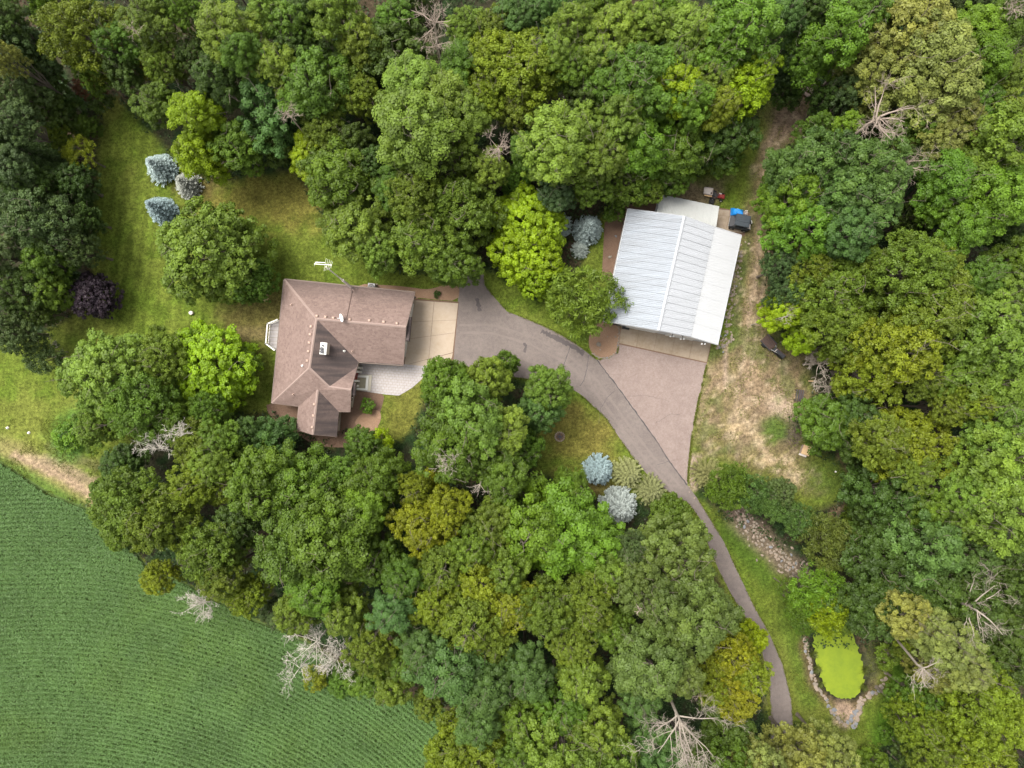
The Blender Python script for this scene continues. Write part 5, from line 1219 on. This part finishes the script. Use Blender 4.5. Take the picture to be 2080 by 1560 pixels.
T('''590 55 62 oak G .9; 545 25 50 oak T .95; 690 40 66 oak O .95; 735 85 50 oak O .9; 800 40 48 oak G .9; 640 20 46 oak D .85; 560 140 60 oak T .9; 640 150 60 oak G .85; 600 100 50 oak D .85; 535 205 60 oak B .9; 560 255 50 oak B .85; 640 215 54 oak G .8; 700 165 58 fine O .75; 740 200 50 fine O .7; 760 130 46 oak D .7; 680 120 44 oak D .75
840 170 66 puff T 1; 900 190 66 puff T 1; 810 250 60 puff T .95; 880 260 66 puff T 1; 930 130 52 puff G .95; 950 230 50 puff T .95; 840 310 52 oak G .85; 930 300 56 oak O .85; 985 110 56 fine X .95; 950 60 50 oak O .9; 985 200 52 fine X .9; 660 270 58 fine O .7; 630 320 52 oak L .6; 720 290 48 oak D .65; 710 350 58 oak G .65; 760 330 48 oak D .65; 640 370 42 oak G .5; 560 300 40 oak D .55; 850 90 44 oak D .75; 790 90 44 oak D .7
735 455 72 oak T .75; 770 510 48 oak T .7; 700 490 40 oak T .6; 840 400 66 fine O .8; 910 390 66 fine O .8; 860 460 66 fine O .8; 930 450 62 fine O .8; 800 380 50 oak G .75; 975 400 50 fine O .8; 905 520 48 oak G .65; 940 550 38 oak G .55; 840 520 44 fine O .65; 1000 340 44 oak M .8; 1070 505 88 maple L .85; 1040 450 52 maple L .8; 1110 460 50 maple L .8; 1090 570 50 maple L .75
1170 600 62 feather M .75; 1140 640 42 feather M .65; 1200 640 46 feather M .65; 1215 590 40 feather M .65; 1130 570 40 feather G .65''')
# conifers and small garden shrubs
T('''322 338 28 spruce C; 378 374 26 spruce Z .85; 324 424 30 spruce C; 1195 465 31 spruce C; 1142 456 22 spruce C .7; 1179 506 19 spruce C .6; 1217 956 30 spruce C; 1258 1030 38 spruce Z; 1275 962 32 pine W .8; 1322 996 32 pine W .8; 888 598 9 shrub D .8; 138 885 34 shrub V .6; 165 860 26 shrub M .6''')

# random trees that close the wood, standing lower and darker
def merge(L_):
    L_ = [list(t) for t in L_]
    def clr(x, y, r_):
        a = np.array([float(x)]); b = np.array([float(y)]); return min(sdist(a, b, CLEAR)[0], sdist(a, b, FIELD)[0]) - r_
    for t in L_: t.append(clr(*t[:3]))
    bad = set()
    while True:
        best = None
        for i in range(len(L_)):
            a = L_[i]
            if a[3] not in ('oak', 'fine', 'puff', 'maple', 'feather'): continue
            for j in range(i + 1, len(L_)):
                b = L_[j]
                if a[3] != b[3] or a[4] != b[4] or abs(a[5] - b[5]) > .16: continue
                d = math.hypot(a[0] - b[0], a[1] - b[1]); rr = (d + a[2] + b[2]) / 2
                if d < max(a[2], b[2]) * 1.36 and rr < 108 and (best is None or rr < best[0]):
                    wa, wb = a[2] ** 2, b[2] ** 2; x = (a[0] * wa + b[0] * wb) / (wa + wb); y = (a[1] * wa + b[1] * wb) / (wa + wb)
                    if (round(x), round(y), round(rr)) in bad: continue
                    if clr(x, y, rr) < min(a[6], b[6]) - 11: bad.add((round(x), round(y), round(rr))); continue
                    best = (rr, i, j)
        if not best: return [tuple(t[:6]) for t in L_]
        rr, i, j = best; a, b = L_[i], L_[j]; wa, wb = a[2] ** 2, b[2] ** 2
        L_[i] = [(a[0] * wa + b[0] * wb) / (wa + wb), (a[1] * wa + b[1] * wb) / (wa + wb), rr * .97, a[3], a[4], max(a[5], b[5])]; L_[i].append(clr(*L_[i][:3])); L_.pop(j)
TREES = merge(TREES)
def fill_trees():
    r = random.Random(11); placed = [(t[0], t[1], t[2]) for t in TREES]; tries = 0; out = []
    while tries < 9000 and len(out) < 34:
        tries += 1; px, py = r.uniform(-110, 2190), r.uniform(-100, 1660)
        a = np.array([px]); b = np.array([py]); rr = r.uniform(34, 52)
        if sdist(a, b, CLEAR)[0] < rr * 1.15 or sdist(a, b, FIELD)[0] < rr * .9: continue
        inframe = -10 < px < 2090 and -10 < py < 1570
        if any(math.hypot(px - q[0], py - q[1]) < (q[2] * .8 + rr * (.42 if inframe else .8)) for q in placed): continue
        if not inframe and r.random() < .3: continue
        placed.append((px, py, rr)); out.append((px, py, rr, r.choice(('oak', 'oak', 'fine', 'young')), r.choice('DDGK'), r.uniform(.5, .7) if inframe else r.uniform(.8, 1)))
    return out
FILL = fill_trees()

MARKS = [('the brown-roofed house', 690, 700), ('the white metal shed', 1365, 560), ('the green pond', 1700, 1350), ('the paver patio', 800, 770), ('the purple tree', 187, 600), ('the fire pit', 1137, 887),
         ('the plywood box', 1633, 914), ('the field margin', 150, 1000), ('the plank pile', 1650, 190), ('the parking pad', 1330, 830), ('the asphalt lane', 1480, 1150), ('the garden tractor', 1450, 395),
         ('the large brown snag', 1800, 240), ('the right edge snag', 2000, 1250), ('the big bleached tree', 1390, 1480), ('the rock bed', 1560, 1100), ('the white bare trees', 640, 1330),
         ('the golden middle tree', 870, 1040), ('the top left corner', 0, 0), ('the top right corner', 2080, 0), ('the bottom right corner', 2080, 1560), ('the rusty trailer', 1570, 705), ('the antenna', 660, 540),
         ('the west lawn spruces', 335, 375), ('the shed spruces', 1175, 470), ('the grey bare treetop', 1010, 290), ('the top edge snag', 880, 75), ('the bottom field corner', 880, 1500), ('the twin bare crowns', 340, 895), ('the concrete apron', 880, 670), ('the top edge middle', 1300, 0), ('the right edge', 2080, 700)]
def where(px, py):
    best = min(MARKS, key=lambda m: math.hypot(px - m[1], py - m[2])); d = math.hypot(px - best[1], py - best[2])
    a = math.degrees(math.atan2(best[2] - py, px - best[1])) % 360
    w = ['right of', 'upper right of', 'above', 'upper left of', 'left of', 'lower left of', 'below', 'lower right of'][int(((a + 22.5) % 360) // 45)]
    return best[0], w, d
KN = {'oak': ('broadleaf_tree', 'broadleaf tree'), 'fine': ('broadleaf_tree', 'fine-leaved tree'), 'puff': ('broadleaf_tree', 'billowy tree'), 'maple': ('broadleaf_tree', 'dense round tree'), 'feather': ('broadleaf_tree', 'feathery tree'),
      'young': ('young_tree', 'slim young tree'), 'shrub': ('shrub', 'low shrub'), 'spruce': ('spruce_tree', 'spruce'), 'pine': ('pine_tree', 'spiky conifer')}
GRP = {'oak': 'broadleaf trees of the wood', 'fine': 'fine-leaved trees of the wood', 'puff': 'billowy trees of the wood', 'maple': 'dense round trees', 'feather': 'feathery trees', 'young': 'young trees of the wood', 'shrub': 'shrubs', 'spruce': 'blue spruces', 'pine': 'spiky conifers'}
ORD = ['', 'second', 'third', 'fourth', 'fifth', 'sixth', 'seventh', 'eighth', 'ninth', 'tenth', 'eleventh', 'twelfth']
def plant(all_):
    r = random.Random(23); groups = {}; made = []
    for i, t in enumerate(all_):
        px, py, rp, kind, colr, hf = t; P = PROTO[kind]; lm, w, d = where(px, py)
        big = 'small ' if rp < 42 and kind not in ('shrub', 'young') else ('big ' if rp > 72 else '')
        key = (big + COLS[colr][1] + ' ' + KN[kind][1], w, lm); groups.setdefault(key, []).append((d, i)); made.append(key)
    rank = {}
    for k, l in groups.items():
        for n_, (d, i) in enumerate(sorted(l)): rank[i] = (n_, len(l))
    for i, t in enumerate(all_):
        px, py, rp, kind, colr, hf = t; P = PROTO[kind]; key = made[i]; n_, tot = rank[i]
        edge = False
        if kind in ('oak', 'fine', 'puff', 'maple', 'young'):
            kk = (H - P['zc'] * hf) / H; ba = np.array([1040 + (px - 1040) * kk]); bb = np.array([780 + (py - 780) * kk])
            edge = min(sdist(ba, bb, CLEAR)[0], sdist(ba, bb, FIELD)[0]) < rp * .75
            if edge and kind != 'maple': hf *= .84
        lab = f'{key[0]} {key[1]} {key[2]}'
        if tot > 1: lab += ', nearest one' if n_ == 0 else f', {ORD[n_]} nearest'
        # size: crown radius from the photo at the crown's height
        if kind in ('shrub', 'spruce', 'pine'): sz = hf
        else: sz = hf
        s0 = rp * S / P['R']; zc = P['zc'] * hf if kind not in ('shrub', 'spruce', 'pine') else P['zc'] * s0 * hf
        s = rp * S * (H - zc) / H / P['R'] * (.92 if kind in ('oak', 'fine', 'puff', 'young') else (.91 if kind == 'maple' else 1.0))
        hs_ = hf if kind not in ('shrub', 'spruce', 'pine') else s * hf
        zc = P['zc'] * hs_
        p = W(px, py, zc)
        e = thing(KN[kind][0], (p.x, p.y, 0), lab, 'shrub' if kind == 'shrub' else 'tree', GRP[kind], r.uniform(0, 6.283))
        e.scale = (s * r.uniform(.94, 1.08), s * r.uniform(.94, 1.08), hs_ * r.uniform(.95, 1.05))
        cm, tm = P['items'][r.randrange(len(P['items']))]
        # crown keeps natural leaf proportions: its own z scale is undone in part
        c = bpy.data.objects.new('crown', cm); COL.objects.link(c); c.parent = e
        if kind in ('spruce', 'pine'): c.location = (0, 0, 0)
        else:
            zs = min(1.6, max(.45, s / hs_ * r.uniform(.85, 1.1)))
            if edge: zs = max(zs, P['zc'] / P['h'] * 1.35)
            c.location = (0, 0, P['zc'] * (.9 if edge else 1)); c.scale = (1, 1, zs)
        b = COLS[colr][0]; q = r.uniform(.86, 1.16); g = r.uniform(-.1, .1)
        c.color = (b[0] * q * (1 + g), b[1] * q, b[2] * q * (1 - g), 1)
        k = bpy.data.objects.new('trunk', tm); COL.objects.link(k); k.parent = e
plant(TREES + FILL)

# ------------------------------------------------------------------ leafless trees and dead limbs
def branch(mb, r, p, d, l, rad, depth, curl=.35):
    n = 4; pts = [p]; dd = d.copy(); rads = [rad]
    for i in range(n):
        dd = (dd + Vector((r.gauss(0, curl), r.gauss(0, curl), r.gauss(.03, curl * .6))) * .4).normalized(); pts.append(pts[-1] + dd * l / n); rads.append(rad * (1 - .75 * (i + 1) / n))
    mb.tube(pts, rads, 5 if rad > .06 else 3, False)
    if depth > 0:
        for _ in range(r.randint(3, 4)):
            i = r.randint(1, n); t = r.uniform(.0, 1); s = pts[i - 1].lerp(pts[i], t)
            a = Vector((r.gauss(0, 1), r.gauss(0, 1), r.gauss(.1, .6))).normalized(); nd = (dd * .75 + a * .75).normalized()
            branch(mb, r, s, nd, l * r.uniform(.42, .75), max(rads[i] * .66, .014), depth - 1, curl)
def dead_tree(px, py, z, spread_px, h, seed, label, limbs=5, depth=3, m=M_DEAD, rad=.17, name='dead_tree', curl=.35, heading=None, base=None):
    """px, py = where the middle of the bare crown shows; z = its height"""
    r = random.Random(seed); p = W(px, py, z); t = thing(name, (p.x, p.y, 0), label, 'dead tree'); sp = spread_px * S * (H - z) / H
    hb = z - sp * .7; b0 = W(*base) if base else Vector((p.x, p.y, 0)); t.location = (b0.x, b0.y, 0); hm = b0.lerp(Vector((p.x, p.y, 0)), .75)
    MB().tube([(b0.x, b0.y, -.1), (hm.x, hm.y, hb * .5), (p.x, p.y, hb), (p.x, p.y, z)], [rad * 1.1, rad * .8, rad * .7, rad * .35], 8).build('trunk', m, t)
    for k in range(limbs):
        a = k / limbs * 6.283 + r.uniform(-.4, .4)
        if heading is not None: a = math.radians(heading[0]) + (k / max(limbs - 1, 1) - .5) * math.radians(heading[1])
        mb = MB(); d = Vector((math.cos(a), math.sin(a), r.uniform(.35, .9))).normalized()
        branch(mb, r, Vector((p.x, p.y, r.uniform(hb, z - .2))), d, sp * r.uniform(.8, 1.05), rad * .46, depth, curl); mb.build('limb', m, t)
M_WHITE = mat('whitened_wood', (.46, .42, .36), .9, noise=[(3, .6, (.32, .28, .23)), (20, .5, (.55, .51, .46))])
M_DEADB = mat('brown_dead_wood', (.27, .21, .165), .9, noise=[(3, .7, (.16, .12, .09)), (20, .5, (.4, .34, .29))])
dead_tree(1790, 235, 14.5, 70, 15, 1, 'large brown leafless snag with forking limbs near the top right', 8, 3, M_DEADB, .22, curl=.5)
dead_tree(1845, 325, 13, 42, 14, 2, 'smaller leafless limb below the large top right snag', 5, 3, M_DEADB, .13, curl=.4, heading=(-80, 150))
dead_tree(1985, 1240, 12.5, 70, 14, 3, 'pale leafless snag near the right edge with spread limbs', 7, 3, M_DEAD, .2, curl=.35, heading=(-10, 200), base=(1905, 1205))
dead_tree(1385, 1470, 16.5, 82, 17, 4, 'big bleached dead tree near the bottom edge', 8, 4, M_DEAD, .19, curl=.3, heading=(-85, 150), base=(1352, 1370))
dead_tree(1878, 1360, 15.5, 38, 16, 5, 'whitish dead top among pale olive leaves above the bottom right', 6, 3, M_DEAD, .15, curl=.3, heading=(-90, 200), base=(1838, 1240))
dead_tree(408, 1226, 6.5, 36, 7, 6, 'small white bare tree leaning over the crop edge', 7, 4, M_WHITE, .11, curl=.3)
dead_tree(640, 1310, 8, 56, 8, 7, 'white bare tree with wide twiggy crown over the crop', 7, 4, M_WHITE, .11, curl=.3)
dead_tree(605, 1362, 7, 34, 7, 8, 'lowest left white bare tree at the crop edge', 5, 3, M_WHITE, .08, curl=.3)
dead_tree(680, 1345, 7.5, 44, 8, 9, 'white bare tree right of the wide twiggy one', 6, 4, M_WHITE, .09, curl=.3)
dead_tree(315, 912, 9.5, 38, 10, 10, 'left one of the twin bare crowns beside olive trees', 6, 3, M_WHITE, .1, curl=.25, heading=(100, 170))
dead_tree(362, 885, 10, 28, 10, 11, 'right one of the twin bare crowns beside olive trees', 5, 3, M_WHITE, .08, curl=.25, heading=(90, 140))
dead_tree(880, 40, 15.5, 48, 16, 12, 'brown leafless tree at the top edge left of centre', 6, 3, M_DEADB, .15, curl=.5)
dead_tree(885, 88, 14.5, 30, 15, 13, 'small brown leafless top below the top edge snag', 5, 3, M_DEADB, .1, curl=.45)
dead_tree(1012, 295, 14.8, 32, 15, 14, 'grey bare treetop between green crowns right of the billowy trees', 6, 3, M_DEADB, .1, curl=.35)
dead_tree(1668, 738, 4.6, 36, 5, 15, 'grey tangled bare tree at the edge of the dirt yard', 7, 4, M_DEAD, .12, curl=.4)
dead_tree(1690, 785, 4.4, 32, 5, 16, 'lower grey bare tree just below the tangled one', 6, 3, M_DEAD, .1, curl=.4, heading=(-70, 180))
dead_tree(925, 940, 15.8, 34, 16, 17, 'pale bare limbs among green crowns right of the house', 5, 3, M_DEAD, .1, curl=.35, heading=(160, 120))
dead_tree(975, 985, 15.5, 24, 16, 18, 'few pale bare twigs below the bare limbs in the middle wood', 4, 2, M_DEAD, .08, curl=.35, heading=(-100, 120))
dead_tree(1640, 130, 8, 24, 9, 19, 'thin bare twigs above the plank pile', 4, 3, M_DEADB, .05, curl=.4, base=(1636, 152))
dead_tree(580, 225, 14, 28, 15, 20, 'bare brown branch left of the billowy trees near the top', 4, 3, M_DEADB, .08, curl=.4, heading=(-60, 100))
dead_tree(270, 60, 15, 24, 16, 21, 'bare twigs in the olive tree near the top left', 4, 2, M_DEADB, .06, curl=.35, base=(240, 70))
dead_tree(1600, 642, 10.5, 22, 11, 22, 'bare white twigs in the lime tree by the dirt track', 4, 2, M_DEAD, .06, curl=.4)
dead_tree(2065, 15, 15, 30, 16, 23, 'grey bare treetop in the top right corner', 6, 3, M_DEADB, .1, curl=.35)
dead_tree(95, 712, 3.6, 30, 4, 24, 'sparse grey arching stems on the lawn left of big light tree', 5, 2, M_DEAD, .05, curl=.4)
dead_tree(1300, 1240, 15.8, 14, 16, 25, 'tiny bare twigs in the sage green oaks', 3, 2, M_DEADB, .05, curl=.4)
dead_tree(1425, 1420, 11.5, 22, 12, 26, 'thin brown bare fork left of the gold tree by the lane', 4, 2, M_DEADB, .06, curl=.4)

# reeds leaning over the pond, and low growth
def reed(px, py, r_px, seed, label):
    r = np.random.default_rng(seed); n = 130; w = W(px, py); t = thing('sedge_clump', (w.x, w.y, -.3), label, 'sedge', 'sedge clumps on the pond bank')
    a = r.uniform(0, 6.283, n); l = r.uniform(.3, 1, n) * r_px * S; th = r.uniform(.7, 1.45, n)
    tipp = np.stack([np.cos(a) * l * np.sin(th), np.sin(a) * l * np.sin(th), np.cos(th) * l + .1], 1); base = r.normal(size=(n, 3)) * .28; base[:, 2] = 0
    side = np.stack([-np.sin(a), np.cos(a), np.zeros(n)], 1) * .016; mid = (base + tipp) / 2 + np.array([0, 0, .08])
    V = np.stack([base, mid + side, tipp, mid - side], 1).reshape(-1, 3); F = np.arange(4 * n).reshape(n, 4)
    me = np_mesh('blades', V, F, {'v': r.uniform(.6, 1.2, n), 'y': r.random(n) * .3}); o = link('blades', me, M_LEAF, t); o.color = (.085, .105, .02, 1)
for i_, (x_, y_, r_, l_) in enumerate(((1660, 1360, 15, 'olive sedge clump on the left bank of the pond'), (1759, 1362, 15, 'olive sedge clump on the right bank of the pond'), (1668, 1392, 12, 'small sedge clump at the lower left pond bank'), (1756, 1398, 13, 'small sedge clump at the lower right pond bank'), (1653, 1330, 14, 'sedge clump at the upper left pond bank'))): reed(x_, y_, r_, i_, l_)

def undergrowth():
    r = np.random.default_rng(77); n = 150000
    px = r.uniform(-40, 2120, n); py = r.uniform(-40, 1600, n)
    d = sdist(px, py, CLEAR); f = sdist(px, py, FIELD); nz = vnoise(px + 9000, py + 9000, 34, 51, 3)
    ok = (d > -6 + 14 * (nz - .5)) & (f > 4) & (nz > .42); px, py, nz = px[ok], py[ok], nz[ok]; n = len(px)
    z = (nz - .42) * 5 * r.random(n) + .05
    C = np.stack([(px - 1040) * S, (780 - py) * S, z], 1); Nn = r.normal(size=(n, 3)) * .6; Nn[:, 2] = np.abs(Nn[:, 2]) + .7; Nn /= np.linalg.norm(Nn, axis=1, keepdims=True)
    V, F = leaf_quads(C, Nn, r.uniform(.2, .4, n), r.uniform(.12, .24, n), r)
    o = link('undergrowth', np_mesh('undergrowth', V, F, {'v': r.uniform(.6, 1.3, n), 'y': r.random(n) * .3}), M_LEAF); o.color = (.035, .062, .016, 1)
    tag(o, 'dark leafy undergrowth on the forest floor', kind='stuff')
undergrowth()
def tufts():
    """coarse grass and weeds in the yard, along the field margin and lawn edges"""
    r = np.random.default_rng(78); n = 90000
    px = np.concatenate([r.uniform(1380, 1740, n // 2), r.uniform(-60, 330, n // 4), r.uniform(1600, 1860, n // 4)]); py = np.concatenate([r.uniform(200, 1060, n // 2), r.uniform(850, 1060, n // 4), r.uniform(1260, 1560, n // 4)])
    nz = vnoise(px + 9000, py + 9000, 24, 61, 3); d = sdist(px, py, CLEAR); f = sdist(px, py, FIELD); pdn = sdist(px, py, POND)
    ok = (d < 6) & (f > -8) & (nz > .54) & (pdn > 8); 
    ok &= sdist(px, py, [(q[0], q[1]) for q in DRIVE]) > 2; ok &= sdist(px, py, PAD) > 2
    ok &= sdist(px, py, [(1225, 640), (1270, 400), (1530, 420), (1520, 490), (1440, 740), (1250, 700)]) > 3
    px, py = px[ok], py[ok]
    ep = []
    for poly in (DRIVE, PAD):
        q = np.array(sample_line(list(poly) + [poly[0]], 1500)); q = np.repeat(q, 6, 0); q = q + r.normal(size=q.shape) * np.array([1.6, 1.6]); ep.append(q)
    ep = np.concatenate(ep); w1 = sdist(ep[:, 0], ep[:, 1], DRIVE); w2 = sdist(ep[:, 0], ep[:, 1], PAD); e_ = np.minimum(w1, w2)
    ep = ep[(e_ > -1.6) & (e_ < 4) & ~((np.abs(w1) < 4) & (np.abs(w2) < 4)) & (vnoise(ep[:, 0] + 9000, ep[:, 1] + 9000, 18, 91, 2) > .42)]
    ep = ep[~inside(ep[:, 0], ep[:, 1], [(1225, 640), (1270, 400), (1530, 420), (1520, 490), (1440, 742), (1250, 702)]) & ~inside(ep[:, 0], ep[:, 1], [(815, 590), (934, 595), (924, 750), (815, 750)])]
    px = np.concatenate([px, ep[:, 0]]); py = np.concatenate([py, ep[:, 1]])
    n = len(px); z = np.interp(sdist(px, py, POND), [-5, 26], [-.5, 0])
    a = r.uniform(0, 6.283, n); l = r.uniform(.08, .22, n)
    base = np.stack([(px - 1040) * S, (780 - py) * S, z], 1); tipv = base + np.stack([np.cos(a) * l * .7, np.sin(a) * l * .7, l], 1); side = np.stack([-np.sin(a), np.cos(a), np.zeros(n)], 1) * .03
    V = np.stack([base - side, base + side, tipv], 1).reshape(-1, 3); F = np.arange(3 * n).reshape(n, 3)
    o = link('grass_tufts', np_mesh('grass_tufts', V, F, {'v': r.uniform(.6, 1.4, n), 'y': r.random(n)}), M_LEAF); o.color = (.125, .15, .03, 1)
    tag(o, 'coarse grass and weed tufts at the lawn and yard edges', kind='stuff')
tufts()
